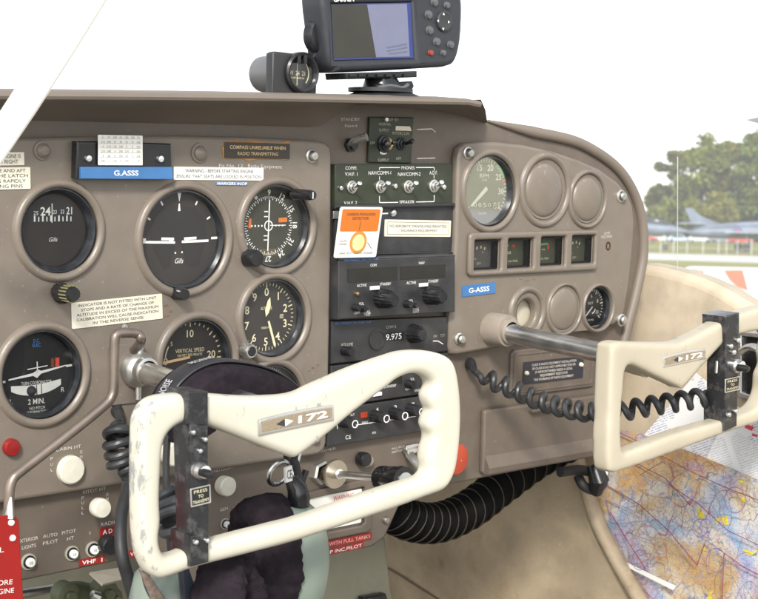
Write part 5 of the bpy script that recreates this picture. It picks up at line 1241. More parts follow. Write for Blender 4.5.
# ================================================================== UNDER THE PANEL AND CABIN SIDE
# ribbed air duct
axp = smooth_path([F(x, y, w) for x, y, w in ((385, 508, -.05), (412, 521, -.055), (440, 522, -.06), (470, 509, -.065), (502, 485, -.07), (540, 458, -.075), (580, 438, -.08))], 20)
b = B(); n = len(axp); b.tube(axp, [.0228 + .0014 * math.cos(2 * math.pi * i / 6.) for i in range(n)], 24)
t = thing('air_duct', 'black ribbed air hose slung under the lower edge of the panel', 'duct', F(450, 515, -.06)); obj('hose', b, DUCT, t)
b = B()
for i in range(6, n - 4, 6):
    T = (axp[i + 1] - axp[i - 1]).normalized(); u = T.cross(Vector((0, 0, 1))).normalized(); v = u.cross(T); lean = T * .006
    b.tube([axp[i] + (u * math.cos(a) + v * math.sin(a)) * .0238 + lean * math.sin(a) for a in [2 * math.pi * k / 30 for k in range(30)]], .0009, 6, closed=True)
obj('rib', b, DUCTR, t)['kind'] = 'stuff'
# black fittings at the right lower corner
t = thing('cable_bundle', 'black rubber fittings bunched under the right lower corner of the panel', 'cable', F(592, 478, -.02))
b = B(); b.tube(smooth_path([F(560, 472, -.03), F(580, 470, -.03), F(598, 474, -.02), F(603, 482, -.02), F(596, 490, -.03), F(584, 486, -.03), F(578, 476, -.04)], 6), .0065, 12); obj('loop', b, RUBBER, t)
b = B(); b.tube([F(594, 466, -.02), F(599, 480, -.01), F(596, 492, -.02)], [.010, .013, .008], 18); obj('connector', b, BLACK, t)
b = B(); b.tube(smooth_path([F(600, 462, -.02), F(606, 470, -.015), F(604, 480, -.015)], 5), .005, 10); obj('fitting', b, STEEL, t)

# kick panel of stained vinyl ahead of the door
XK = .452
def yz(px, py, x): p = FX(px, py, x); return (p.y, p.z)
seam = [(582, 395), (588, 430), (594, 470), (598, 492), (606, 519), (622, 556), (646, 599), (672, 640), (700, 680), (766, 785)]
inner = [(530, 395), (548, 430), (568, 475), (577, 490), (593, 533), (624, 587), (650, 628), (676, 668), (740, 770)]
S_in = smooth_path([Vector(FX(x, y, XK)) for x, y in inner], 8)
S_mid = smooth_path([(Vector(FX(a[0], a[1], XK)) + Vector(FX(c[0], c[1], XK))) / 2 for a, c in zip(inner, seam)], 8)
random.seed(2)
b = B(); V = []; NX = 40
from mathutils import noise
for i, p in enumerate(S_mid):
    for j in range(NX + 1):
        f_ = j / NX; y = p.y + (.62 - p.y) * f_
        nz = noise.noise(Vector((y * 9, p.z * 9, 3))) * .006 + noise.noise(Vector((y * 25, p.z * 25, 7))) * .0012
        V.append((XK + nz - .012 * math.sin(math.pi * min(1, f_ * 1.3)), y, p.z))
m = len(S_in)
b.mesh(V, [(i * (NX + 1) + j, i * (NX + 1) + j + 1, (i + 1) * (NX + 1) + j + 1, (i + 1) * (NX + 1) + j) for i in range(m - 1) for j in range(NX)])
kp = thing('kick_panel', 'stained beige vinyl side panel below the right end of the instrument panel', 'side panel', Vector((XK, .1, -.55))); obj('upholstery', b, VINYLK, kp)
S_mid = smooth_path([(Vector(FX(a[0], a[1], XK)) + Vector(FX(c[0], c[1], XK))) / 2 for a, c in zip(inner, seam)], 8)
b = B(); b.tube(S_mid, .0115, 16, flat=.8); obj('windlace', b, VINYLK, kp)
b = B(); b.tube([p + Vector((-.002, 0, 0)) for p in S_in], .0012, 6); obj('stitching', b, mat('seam_thread', (.45, .38, .28), .7), kp)
b = B(); cr_ = smooth_path([FX(x, y, XK - .006) for x, y in ((384, 566), (400, 575), (420, 588), (445, 603), (480, 625))], 6); b.tube(cr_, .0016, 6); obj('crease_seam', b, mat('seam_dark', (.12, .09, .06), .8), kp)

# right hand door
XD = .50
t = thing('cabin_door', 'right cabin door with beige padded trim, chrome handle recess and perspex window', 'door', Vector((XD, -.2, -.62)))
b = B(Matrix(((0, 0, 1, 0), (1, 0, 0, 0), (0, 1, 0, 0), (0, 0, 0, 1))))     # (a, b, c) -> (c, a, b)
top = [(634, 266), (643, 263.5), (658, 266), (677, 270.5), (700, 278), (720, 287), (740, 299.5), (760, 311), (790, 330), (830, 350)]
P = [yz(x, y, XD) for x, y in top]; y_r = P[-1][0] - .3; y_l = P[0][0] + .10
out = [(y_l, P[0][1] - .002)] + P + [(y_r, P[-1][1]), (y_r, -.62), (y_l, -.62)]
b.plate(out, [], XD, XD + .045, .014, res=4); obj('trim_panel', b, VINYL, t)
b = B(Matrix(((0, 0, 1, 0), (1, 0, 0, 0), (0, 1, 0, 0), (0, 0, 0, 1))))
fr = [yz(x, y, XD - .008) for x, y in ((738, 331), (800, 336), (800, 416), (738, 397))]; fi_ = [yz(x, y, XD - .008) for x, y in ((742, 336), (795, 341), (795, 409), (742, 392))]
b.plate(fr, [fi_], XD - .010, XD + .002, .002); hp = obj('handle_plate', b, CHROME, t)
b = B(Matrix(((0, 0, 1, 0), (1, 0, 0, 0), (0, 1, 0, 0), (0, 0, 0, 1)))); b.prism(fi_, XD - .003, XD + .001); obj('recess', b, mat('gloss_black', (.012, .012, .013), .15), hp)
b = B(); b.tube(smooth_path([FX(742, 352, XD - .02), FX(752, 347, XD - .03), FX(765, 352, XD - .03), FX(790, 362, XD - .02)], 5), .008, 12, flat=.6); obj('handle', b, CHROME, hp)
# window pane with its bonded seam at the front edge
XW = .515
yf = FX(682.5, 190, XW).y
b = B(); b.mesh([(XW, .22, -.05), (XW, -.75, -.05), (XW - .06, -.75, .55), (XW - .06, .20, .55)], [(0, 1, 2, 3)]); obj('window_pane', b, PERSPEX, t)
b = B(); b.tube([Vector((XW - .001, yf, -.02)), Vector((XW - .021, yf - .006, .16))], .0005, 6); obj('pane_edge', b, mat('pale_edge', (.6, .6, .56), .4), t)
# windscreen
t = thing('windscreen', 'clear curved perspex windscreen behind the glareshield', 'windscreen', Vector((0, .3, .15)))
b = B(); V = []
low = [(XW, .225, -.05), (.50, .28, .02), (.44, .34, .10), (.2, .40, .155), (0, .42, .16), (-.2, .40, .155), (-.44, .30, .12), (-.52, .12, .05)]
hi_ = [(XW - .06, .205, .55), (.42, .22, .56), (.36, .20, .58), (.2, .14, .6), (0, .08, .6), (-.2, .08, .6), (-.38, .05, .58), (-.46, -.05, .55)]
lo_ = smooth_path(low, 6); h2 = smooth_path(hi_, 6); n = len(lo_); V = lo_ + h2
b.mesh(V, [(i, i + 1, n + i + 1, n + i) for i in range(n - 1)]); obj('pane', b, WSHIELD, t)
# open door post on the camera side
XP = -.52
pp_ = [FX(x, y, XP) for x, y in ((-40, 205), (-8, 152), (26, 101), (62, 44), (110, -35), (150, -100))]
b = B(); V = []; fn_ = nrm((-.55, -.80, .22))
for i, p in enumerate(pp_):
    T = (pp_[min(i + 1, len(pp_) - 1)] - pp_[max(i - 1, 0)]).normalized(); sd = T.cross(fn_).normalized(); nn = sd.cross(T).normalized(); nn = nn if nn.dot(fn_) > 0 else -nn
    V += [p + sd * .0115 * a + nn * .0022 * c for a, c in ((-.5, -2), (-1, .6), (-.9, 1), (.9, 1), (1, .6), (.5, -2))]
b.mesh(V, [(i * 6 + k, i * 6 + (k + 1) % 6, (i + 1) * 6 + (k + 1) % 6, (i + 1) * 6 + k) for i in range(len(pp_) - 1) for k in range(6)])
solo('door_post', b, mat('cream_post_paint', (.88, .87, .80), .5, var=.02), 'out of focus cream door post crossing the upper left corner', 'door post', pp_[0])

# papers and chart standing in the door pocket
def sheet(name, label, cat, poly, x, m, thick=.0006, grp=None, sag=.004, seedz=0.):
    P = [yz(a, c, x) for a, c in poly]
    ys = [p[0] for p in P]; zs = [p[1] for p in P]
    b = B(Matrix(((0, 0, 1, 0), (1, 0, 0, 0), (0, 1, 0, 0), (0, 0, 0, 1))))
    b.plate(P, [], x, x + thick, .0001, res=0)
    bm = b.bm
    bmesh.ops.triangulate(bm, faces=bm.faces[:])
    for _ in range(4):
        bmesh.ops.subdivide_edges(bm, edges=[e for e in bm.edges if e.calc_length() > .012], cuts=1, use_grid_fill=False)
        bmesh.ops.triangulate(bm, faces=[f for f in bm.faces if len(f.verts) > 3])
    for v in bm.verts:
        a_, c_ = v.co.y * .8 + v.co.z * .6, v.co.z * .8 - v.co.y * .6
        v.co.x += sag * noise.noise(Vector((v.co.y * 7, v.co.z * 7, seedz))) + sag * 1.1 * (abs((a_ * 7.5) % 2 - 1) - .5) + sag * .9 * (abs((c_ * 6 + .4) % 2 - 1) - .5)
    for f in bm.faces: f.smooth = True
    return solo(name, b, m, label, cat, Vector((x, sum(ys) / len(ys), min(zs))), grp)
# chart material: tinted relief areas, fine black ink, blue rivers, purple airspace
def chart_mat():
    m = bpy.data.materials.new('air_chart'); nt, N, L, P = nodes(m); P.inputs['Roughness'].default_value = .55
    tc = N.new('ShaderNodeTexCoord'); mp = N.new('ShaderNodeMapping'); L.new(tc.outputs['Object'], mp.inputs['Vector'])
    def nz(scale, det=5, dist=0., off=0):
        n_ = N.new('ShaderNodeTexNoise'); n_.inputs['Scale'].default_value = scale; n_.inputs['Detail'].default_value = det; n_.inputs['Distortion'].default_value = dist
        mm = N.new('ShaderNodeMapping'); mm.inputs['Location'].default_value = (off, off * 1.7, off * .6); L.new(tc.outputs['Object'], mm.inputs['Vector']); L.new(mm.outputs['Vector'], n_.inputs['Vector']); return n_
    def ramp(src, stops, interp='LINEAR'):
        r = N.new('ShaderNodeValToRGB'); r.color_ramp.interpolation = interp; e = r.color_ramp.elements
        while len(e) < len(stops): e.new(.5)
        for q, (p, c) in zip(e, stops): q.position = p; q.color = (*c, 1)
        L.new(src, r.inputs['Fac']); return r
    def mix(a, bcol, fac, blend='MIX', bsock=None):
        x = N.new('ShaderNodeMix'); x.data_type = 'RGBA'; x.blend_type = blend
        if fac is not None: L.new(fac, x.inputs['Factor'])
        L.new(a, x.inputs['A'])
        if bsock is not None: L.new(bsock, x.inputs['B'])
        else: x.inputs['B'].default_value = (*bcol, 1)
        return x.outputs['Result']
    base = ramp(nz(9, 9, .9).outputs['Fac'], [(.30, (.22, .38, .60)), (.39, (.38, .48, .60)), (.43, (.56, .56, .59)), (.48, (.58, .54, .46)), (.52, (.54, .40, .22)), (.60, (.48, .30, .11)), (.72, (.36, .21, .07))])
    out = base.outputs['Color']
    pur = ramp(nz(11, 3, .2, 4).outputs['Fac'], [(.56, (0, 0, 0)), (.62, (.45, .45, .45))]); out = mix(out, (.40, .33, .58), pur.outputs['Color'])
    yel = ramp(nz(42, 3, .5, 9).outputs['Fac'], [(.675, (0, 0, 0)), (.69, (1, 1, 1))]); out = mix(out, (.75, .60, .04), yel.outputs['Color'])
    for sc, off, wdt, col, a in ((26, 2, .007, (.16, .26, .5), .8), (60, 5, .005, (.10, .09, .12), .6), (38, 8, .005, (.4, .08, .15), .6), (110, 12, .012, (.20, .16, .16), .45)):
        n_ = nz(sc, 2, 1.2, off); r = ramp(n_.outputs['Fac'], [(.5 - wdt * 1.6, (0, 0, 0)), (.5 - wdt * .5, (a, a, a)), (.5 + wdt * .5, (a, a, a)), (.5 + wdt * 1.6, (0, 0, 0))]); out = mix(out, col, r.outputs['Color'])
    dn = nz(14, 3, 0, 40); ad = N.new('ShaderNodeVectorMath'); ad.operation = 'SCALE'; ad.inputs['Scale'].default_value = .05; L.new(dn.outputs['Color'], ad.inputs[0])
    av = N.new('ShaderNodeVectorMath'); av.operation = 'ADD'; L.new(ad.outputs[0], av.inputs[0]); L.new(tc.outputs['Object'], av.inputs[1])
    for sc, wdt, col, a in ((24, .012, (.30, .06, .10), .75), (46, .017, (.10, .10, .13), .8), (95, .026, (.38, .19, .08), .65), (60, .016, (.18, .27, .50), .75), (150, .04, (.2, .17, .18), .55)):
        e_ = N.new('ShaderNodeTexVoronoi'); e_.feature = 'DISTANCE_TO_EDGE'; e_.inputs['Scale'].default_value = sc; L.new(av.outputs[0], e_.inputs['Vector'])
        g_ = ramp(nz(sc * .3, 2, 0, sc).outputs['Fac'], [(.44, (0, 0, 0)), (.52, (a, a, a))]); r = ramp(e_.outputs['Distance'], [(wdt * .5, (1, 1, 1)), (wdt * 1.2, (0, 0, 0))])
        g3 = N.new('ShaderNodeMix'); g3.data_type = 'RGBA'; g3.blend_type = 'MULTIPLY'; g3.inputs['Factor'].default_value = 1; L.new(g_.outputs['Color'], g3.inputs['A']); L.new(r.outputs['Color'], g3.inputs['B']); out = mix(out, col, g3.outputs['Result'])
    v = N.new('ShaderNodeTexVoronoi'); v.inputs['Scale'].default_value = 330; L.new(tc.outputs['Object'], v.inputs['Vector'])
    gate = ramp(nz(150, 2, 0, 30).outputs['Fac'], [(.5, (0, 0, 0)), (.56, (1, 1, 1))])
    sp = ramp(v.outputs['Distance'], [(.14, (1, 1, 1)), (.22, (0, 0, 0))]); g2 = N.new('ShaderNodeMix'); g2.data_type = 'RGBA'; g2.blend_type = 'MULTIPLY'; g2.inputs['Factor'].default_value = 1; L.new(gate.outputs['Color'], g2.inputs['A']); L.new(sp.outputs['Color'], g2.inputs['B'])
    out = mix(out, (.1, .09, .12), g2.outputs['Result'])
    L.new(out, P.inputs['Base Color']); return m
XM = .468
ch = sheet('air_chart', 'colourful folded aeronautical chart with red and purple lines in the right door pocket', 'chart', [(611, 428), (632, 431), (652, 437), (690, 452), (730, 469), (800, 498), (830, 700), (560, 700), (585, 520)], XM, chart_mat())
b = B()
MR = mat('chart_route_red', (.22, .03, .07), .6); 
def route(lst, r=.0009, mi=0):
    b.mi = mi; b.tube([FX(x, y, XM - .0085) for x, y in lst], r, 5, flat=.4)
for l in ([(607, 485), (640, 505), (668, 530), (697, 565), (706, 540), (724, 553), (722, 599)], [(660, 455), (690, 471), (720, 485), (758, 500)], [(668, 484), (700, 505), (727, 530), (758, 545)], [(610, 512), (627, 540), (646, 570)], [(724, 553), (745, 568), (770, 580)], [(618, 432), (640, 442), (665, 455)], [(636, 463), (665, 478), (690, 505)], [(640, 475), (662, 462)]): route(l)
for l in ([(606, 500), (646, 516), (645, 521), (612, 524)],): route(l + [l[0]], .0007, 1)
for c_, r_ in (((700, 528), 9), ((706, 526), 7), ((640, 440), 6), ((716, 560), 12), ((640, 560), 10), ((735, 500), 13)):
    route([(c_[0] + r_ * math.cos(a) * .8, c_[1] + r_ * math.sin(a)) for a in [2 * math.pi * i / 24 for i in range(25)]], .0005, 1)
solo_pt = ch
bm_ = b.bm
me_ob = obj('chart_routes', b, [MR, mat('chart_line_purple', (.2, .12, .35), .6)])
me_ob.parent = ch; me_ob.matrix_parent_inverse = Matrix.Identity(4); me_ob.matrix_world = MW
me_ob.matrix_basis = (MW @ Matrix.Translation(FX(0, 0, 0) * 0)).copy() if False else ch.matrix_world.inverted() @ MW
b = B(); b.mesh([FX(x, y, XM - .0085) for x, y in ((624, 561), (676, 586), (673, 590), (623, 565))], [(0, 1, 2, 3)]); fo_ = obj('fold_edge', b, PAPER); fo_.parent = ch; fo_.matrix_basis = ch.matrix_world.inverted() @ MW
# printed sheets
def print_mat(name, ang, col):
    m = bpy.data.materials.new(name); nt, N, L, P = nodes(m); P.inputs['Roughness'].default_value = .6
    tc = N.new('ShaderNodeTexCoord'); mp = N.new('ShaderNodeMapping'); mp.inputs['Rotation'].default_value = (R(ang), 0, 0); L.new(tc.outputs['Object'], mp.inputs['Vector'])
    sp = N.new('ShaderNodeSeparateXYZ'); L.new(mp.outputs['Vector'], sp.inputs['Vector'])
    def mth(op, a, bv=None, bs=None):
        q = N.new('ShaderNodeMath'); q.operation = op; L.new(a, q.inputs[0])
        if bs is not None: L.new(bs, q.inputs[1])
        elif bv is not None: q.inputs[1].default_value = bv
        return q.outputs[0]
    row = mth('FRACT', mth('MULTIPLY', sp.outputs['Z'], 330)); inrow = mth('GREATER_THAN', row, .5)
    colm = mth('FRACT', mth('MULTIPLY', sp.outputs['Y'], 17)); incol = mth('GREATER_THAN', colm, .14)
    n_ = N.new('ShaderNodeTexNoise'); n_.inputs['Scale'].default_value = 600; n_.inputs['Detail'].default_value = 1; L.new(tc.outputs['Object'], n_.inputs['Vector']); word = mth('GREATER_THAN', n_.outputs['Fac'], .44)
    n2 = N.new('ShaderNodeTexNoise'); n2.inputs['Scale'].default_value = 14; L.new(tc.outputs['Object'], n2.inputs['Vector']); blk = mth('GREATER_THAN', n2.outputs['Fac'], .40)
    k = mth('MULTIPLY', mth('MULTIPLY', mth('MULTIPLY', inrow, None, incol), None, word), None, blk); k = mth('MULTIPLY', k, .75)
    mx = N.new('ShaderNodeMix'); mx.data_type = 'RGBA'; L.new(k, mx.inputs['Factor']); mx.inputs['A'].default_value = (.78, .78, .78, 1); mx.inputs['B'].default_value = (*col, 1); L.new(mx.outputs['Result'], P.inputs['Base Color'])
    return m
sheet('printed_sheet', 'white sheet with columns of small blue grey print, corner up behind the right yoke', 'paper', [(696, 373), (775, 437), (760, 510), (690, 470), (632, 450)], .480, print_mat('blue_print', 25, (.22, .24, .42)), sag=.002)
sheet('printed_sheet', 'paler sheet with ruled columns and a red mark, beyond the right yoke bracket', 'paper', [(722, 424), (800, 470), (800, 520), (700, 470)], .4755, print_mat('grey_print', 25, (.45, .46, .52)), sag=.002, seedz=3)
b = B(); b.mesh([FX(x, y, .4690) for x, y in ((744, 423), (754, 427), (752, 431), (745, 428))], [(0, 1, 2, 3)]); b.mesh([FX(x, y, .4690) for x, y in ((752, 433), (758, 435), (757, 437), (752, 436))], [(0, 1, 2, 3)])
rm = obj('red_print', b, mat('red_print', (.6, .06, .1), .6)); sh_ = bpy.data.objects['printed_sheet.001']; rm.parent = sh_; rm.matrix_basis = sh_.matrix_world.inverted() @ MW

# floor, firewall and linkage in the footwell
def plain(name, V, Fs, m):
    b = B(); b.mesh(V, Fs); o = obj(name, b, m); o['kind'] = 'structure'; return o
plain('cabin_floor', [(-.9, -.9, -.62), (.6, -.9, -.62), (.6, .62, -.62), (-.9, .62, -.62)], [(0, 1, 2, 3)], OLIVEF)
plain('firewall', [(-.62, .60, -.64), (.6, .60, -.64), (.6, .60, .16), (-.62, .60, .16)], [(0, 1, 2, 3)], OLIVEF)
P0 = [F(x, y, -.16) for x, y in ((296, 545), (386, 535), (398, 640), (290, 640))]
b = B(face((0, 0, 0))); b.plate([(p.x, p.z) for p in (P0[3], P0[2], P0[1], P0[0])], [], -.20, -.16, .006); solo('centre_console', b, mat('olive_console', (.26, .25, .19), .6, var=.1, scale=15, dirt=(.13, .12, .09), dirt_amt=.6), 'plain olive grey metal tunnel front below the red tapes', 'console', P0[3])
b = B(face((0, 0, 0))); b.plate(pts([(362, 597), (384, 593), (390, 610), (360, 615)], -.15), [], -.158, -.145, .003); solo('pedal_pad', b, BLACK, 'small dark pad at the bottom of the olive tunnel', 'pedal', F(374, 603, -.15))
# bracket and green linkage under the left part
t = thing('panel_bracket', 'bare folded metal bracket hanging under the red VHF 1 tape', 'bracket', F(105, 570, 0))
b = B(); q = [F(90, 572, .004), F(128, 566, .004), F(128, 578, .03), F(103, 584, .03)]; b.mesh(q + [p + Vector((0, .002, -.0025)) for p in q], [(0, 1, 2, 3), (7, 6, 5, 4), (0, 4, 5, 1), (1, 5, 6, 2), (2, 6, 7, 3), (3, 7, 4, 0)]); obj('plate', b, mat('bracket_paint', (.25, .23, .19), .5), t)
t = thing('rudder_linkage', 'green primed levers and rods in the dark gap below the left of the panel', 'linkage', F(90, 595, -.12))
b = B(); b.tube(smooth_path([F(56, 599, -.10), F(66, 592, -.10), F(78, 590, -.10), F(95, 593, -.10), F(112, 588, -.09)], 5), .009, 12); obj('lever', b, PRIMER, t)
b = B(); b.tube([F(20, 594, -.12), F(60, 588, -.12), F(100, 594, -.12)], .005, 10); obj('rod', b, STEEL, t)
for x, y, r in ((66, 594, .012), (104, 592, .013), (111, 597, .010)):
    b = B(face(F(x, y, -.085))); b.lathe([(r, -.01), (r, .006), (r * .7, .008), (r * .4, .008), (r * .4, .014), (0, .014)], 20); obj('pivot', b, PRIMER, t)
b = B(); b.tube([F(92, 594, -.07), F(98, 597, -.07)], [.004, .0055], 10); obj('bolt', b, CHROME, t)

# ================================================================== OUTSIDE
GRASS = mat('airfield_grass', (.23, .225, .04), .95, var=.35, scale=.05, dirt=(.26, .21, .08), dirt_amt=.9, dirt_scale=.02)
def outside(name, b, m, kind=None, p=None):
    bm = b.bm
    if p is not None:
        for v in bm.verts: v.co -= Vector(p)
    o = obj(name, b, m); o.matrix_world = Matrix.Translation(Vector(p)) if p is not None else Matrix.Identity(4)
    if kind: o['kind'] = kind
    return o
b = B(); b.mesh([(-4000, -4000, 0), (4000, -4000, 0), (4000, 4000, 0), (-4000, 4000, 0)], [(0, 1, 2, 3)]); outside('grass', b, GRASS, 'structure')
b = B(); A_ = [GW(560, 92, .004), GW(900, 84, .004), GW(900, 112, .004), GW(560, 122, .004)]; b.mesh(A_, [(0, 1, 2, 3)]); outside('concrete_path', b, mat('pale_concrete', (.62, .62, .58), .9, var=.08, scale=.3), 'structure')
cw_ = MW @ CAM; b = B(); b.mesh([(cw_.x + 36 * math.cos(a), cw_.y + 36 * math.sin(a), .004) for a in [2 * math.pi * i / 64 for i in range(64)]], [tuple(range(64))]); outside('bounce_ground', b, mat('bounce_grey', (.34, .33, .31), .9, var=.1, scale=.8), 'structure')  # pale ground disc added around the camera for neutral bounce light
def othing(name, label, cat, p, group=None, rz=0.):
    o = bpy.data.objects.new(name, None); COL.objects.link(o); o.matrix_world = Matrix.Translation(Vector(p)) @ Matrix.Rotation(rz, 4, 'Z'); o['_loc'] = (0, 0, 0)
    return tag(o, label, cat, group)
vd = (GW(700, 10) - GW(700, 0)); VA = math.atan2(vd.y, vd.x)          # viewing azimuth
# fence posts
FB = None
for i, px in enumerate((648, 661, 674, 687.5, 703.5, 719, 727, 738, 752)):
    p = GW(px, 122); o = othing('fence_post', 'thin pale fence post on the far grass', 'post', p, 'thin posts along the far grass')
    b = B(); b.tube([(0, 0, 0), (0, 0, 1.1)], .035, 8); b.lathe([(.05, 1.1), (.04, 1.16), (0, 1.17)], 8); obj('post', b, mat('galvanised', (.6, .62, .64), .6), o)
p = GW(643, 122.3); q = GW(765, 122.3)
b = B(); [b.tube([Vector((p.x, p.y, z)), Vector((q.x, q.y, z))], .01, 6) for z in (.45, .95)]; o = outside('fence_wire', b, mat('galvanised', (.6, .62, .64), .6), None, p); tag(o, 'two wires strung along the thin pale fence posts', 'wire')
# crowd barriers with rounded corners and a red and white sheet
def barrier(px0, px1, dist, label):
    a, c = GW(px0, dist), GW(px1, dist); d = (c - a); Lh = d.length; o = othing('crowd_barrier', label, 'barrier', a, 'tubular crowd barriers', math.atan2(d.y, d.x))
    H = 1.15; r = .18
    fr_ = [(0, 0, .2)] + [(0, 0, H - r)] + [(r - r * math.cos(t_), 0, H - r + r * math.sin(t_)) for t_ in [R(a_) for a_ in range(15, 91, 15)]] + [(Lh - r + r * math.sin(t_), 0, H - r + r * math.cos(t_)) for t_ in [R(a_) for a_ in range(0, 91, 15)]] + [(Lh, 0, .2), (0, 0, .2)]
    b = B(); b.tube(fr_, .024, 8); obj('frame', b, mat('galvanised', (.6, .62, .64), .6), o)
    b = B(); n_ = int(Lh / .13); [b.tube([(Lh * i / n_, 0, .2), (Lh * i / n_, 0, H - (.0 if 1 < i < n_ - 1 else .09))], .008, 6) for i in range(1, n_)]; obj('bars', b, mat('galvanised', (.6, .62, .64), .6), o)
    for x in (.3, Lh - .3): b = B(); b.tube([(x, -.3, .03), (x, 0, .2), (x, .3, .03)], .02, 8); obj('foot', b, mat('galvanised', (.6, .62, .64), .6), o)
    return o
barrier(480, 667, 19, 'grey tubular crowd barrier ending just right of the panel'); barrier(679.5, 860, 19, 'grey tubular crowd barrier behind the red and white sheet')
a, c = GW(652, 18.6), GW(870, 18.6); d = c - a; o = othing('barrier_sheet', 'white plastic sheet with orange red patches hung on the crowd barrier', 'sheet', a, None, math.atan2(d.y, d.x)); Ls = d.length
b = B(); ppm = Ls / 218.
def bx(px): return (px - 652) * ppm
def bz(py): return EYE - (py - 232) / FPX * 18.6 * .995
def wave(x, z): return -.05 + .03 * math.sin(x * 5) * (1.1 - z)
topl = [(652, 276), (668, 273.5), (690, 269), (720, 266.5), (758, 264.5), (790, 264), (870, 264)]
def tz(px):
    for (x0, y0), (x1, y1) in zip(topl[:-1], topl[1:]):
        if x0 <= px <= x1: return bz(y0 + (y1 - y0) * (px - x0) / (x1 - x0))
    return bz(262)
nX = 60; V = []
for i in range(nX + 1):
    px = 652 + 218 * i / nX
    for j in range(9): z = tz(px) * (1 - j / 8) + .12 * j / 8; V.append((bx(px), wave(bx(px), z), z))
b.mesh(V, [(i * 9 + j, i * 9 + j + 1, (i + 1) * 9 + j + 1, (i + 1) * 9 + j) for i in range(nX) for j in range(8)])
b.mi = 1
for q_ in ([(686, 270), (706.5, 268.2), (708, 277), (698, 275.5)], [(727, 266.8), (746, 265.8), (752, 286), (741, 283), (733, 276)], [(775, 264), (793, 264), (800, 290), (786, 290)]):
    b.mesh([(bx(x), wave(bx(x), bz(y)) - .012, bz(y)) for x, y in q_], [tuple(range(len(q_)))])
obj('sheet', b, [mat('white_sheet', (.8, .8, .8), .6, var=.03, scale=2), mat('red_sheet', (.7, .13, .06), .6, var=.1, scale=2)], o)

b = B(); q = [FX(744, 120, 1.9), FX(800, 108, 1.9), FX(800, 135, 1.9)]
b.mesh(q + [p + Vector((.25, .02, .01)) for p in q], [(0, 1, 2), (5, 4, 3), (0, 3, 4, 1), (1, 4, 5, 2), (2, 5, 3, 0)])
solo('wing_corner', b, mat('wing_grey', (.2, .21, .23), .4), 'dark grey wing corner poking into the white sky at the right frame edge', 'aircraft wing', q[0])
# parked jets
JG = mat('jet_grey', (.15, .185, .25), .45, var=.3, scale=.6, dirt=(.27, .31, .37), dirt_amt=.6, dirt_scale=.5); JW = mat('jet_pale', (.42, .46, .52), .45, var=.08, scale=1)
def jet(label, p, rz):
    o = othing('parked_jet', label, 'jet aircraft', p, 'parked grey jets', rz)
    # nose towards +x, 13.5 m long
    st = [(0, .28, 1.75), (.6, .42, 1.75), (2.2, .55, 1.78), (4, .66, 1.85), (6, .72, 1.92), (8, .72, 1.95), (10, .62, 1.98), (11.8, .45, 1.88), (13, .2, 1.78), (13.5, .03, 1.74)]
    b = B(); b.tube([(x, 0, z) for x, r_, z in st], [r_ for x, r_, z in st], 20); obj('fuselage', b, JG, o)
    b = B(); b.tube([(8.6, 0, 2.55), (9.2, 0, 2.62), (10.2, 0, 2.66), (11.2, 0, 2.4), (11.8, 0, 2.2)], [.1, .36, .40, .3, .05], 14); obj('canopy', b, mat('canopy_glass', (.03, .035, .04), .08), o)
    b = B(); b.tube([(1.2, 0, 2.2), (4, 0, 2.5), (7, 0, 2.62), (9.2, 0, 2.6)], [.1, .22, .3, .34], 12); obj('spine', b, JG, o)
    b = B(Matrix(((1, 0, 0, 0), (0, 0, -1, 0), (0, 1, 0, 0), (0, 0, 0, 1)))); b.plate([(-.35, 4.02), (.35, 4.02), (1.2, 3.3), (3.2, 2.55), (4.6, 2.3), (.6, 2.1), (.3, 2.6)], [], -.07, .07, .04); obj('fin', b, JG, o)
    b = B(); b.plate([(-.9, 2.0), (-.4, 2.0), (1.7, .2), (1.7, -.2), (-.4, -2.0), (-.9, -2.0), (.2, 0)], [], 2.52, 2.62, .04); obj('tailplane', b, JW, o)
    for s_ in (-1, 1):
        b = B(); pl = [(8.4, .5), (8.2, .8), (3.6, 5.0), (2.7, 5.1), (3.6, 3), (4.0, .5)]; pl = pl if s_ > 0 else [(x, -y) for x, y in pl][::-1]
        b.plate(pl, [], 1.72, 1.86, .06); obj('wing', b, JW, o)
        b = B(); b.tube([(5.2, s_ * 2.3, 1.75), (5.2, s_ * 2.3, .5)], .06, 8); gl = obj('gear_leg', b, JW, o)
        b = B(Matrix.Translation((5.2, s_ * 2.3, .38)) @ Matrix.Rotation(R(90), 4, 'X')); b.lathe([(.2, -.1), (.38, -.1), (.38, .1), (.2, .1), (0, .06)], 18); obj('wheel', b, RUBBER, gl)
        b = B(Matrix.Translation((4.6, s_ * .70, 1.92)) @ Matrix.Rotation(R(-90 * s_), 4, 'X'))
        for r_, mi in ((.42, 0), (.27, 1), (.15, 2)): b.mi = mi; b.disc(r_, .01 + .004 * mi, 24)
        obj('roundel', b, [mat('roundel_blue', (.08, .08, .3), .5), JG, mat('roundel_red', (.4, .06, .05), .5)], o)
    b = B(); b.tube([(11.2, 0, 1.5), (11.2, 0, .4)], .05, 8); gl = obj('gear_leg', b, JW, o)
    b = B(Matrix.Translation((11.2, 0, .28)) @ Matrix.Rotation(R(90), 4, 'X')); b.lathe([(.1, -.08), (.28, -.08), (.28, .08), (.1, .08), (0, .05)], 16); obj('wheel', b, RUBBER, gl)
    b = B(Matrix.Translation((0, 0, 1.75)) @ Matrix.Rotation(R(-90), 4, 'Y')); b.lathe([(.27, -.05), (.25, .02), (.2, .02), (.17, -.3), (0, -.3)], 20); obj('jet_pipe', b, DARK, o)
    return o
side = VA - math.pi / 2                                      # direction to the right in the picture
p = GW(687.5, 145); jet('grey jet with tall swept fin and roundel, parked in front of the trees', p, side + R(8))
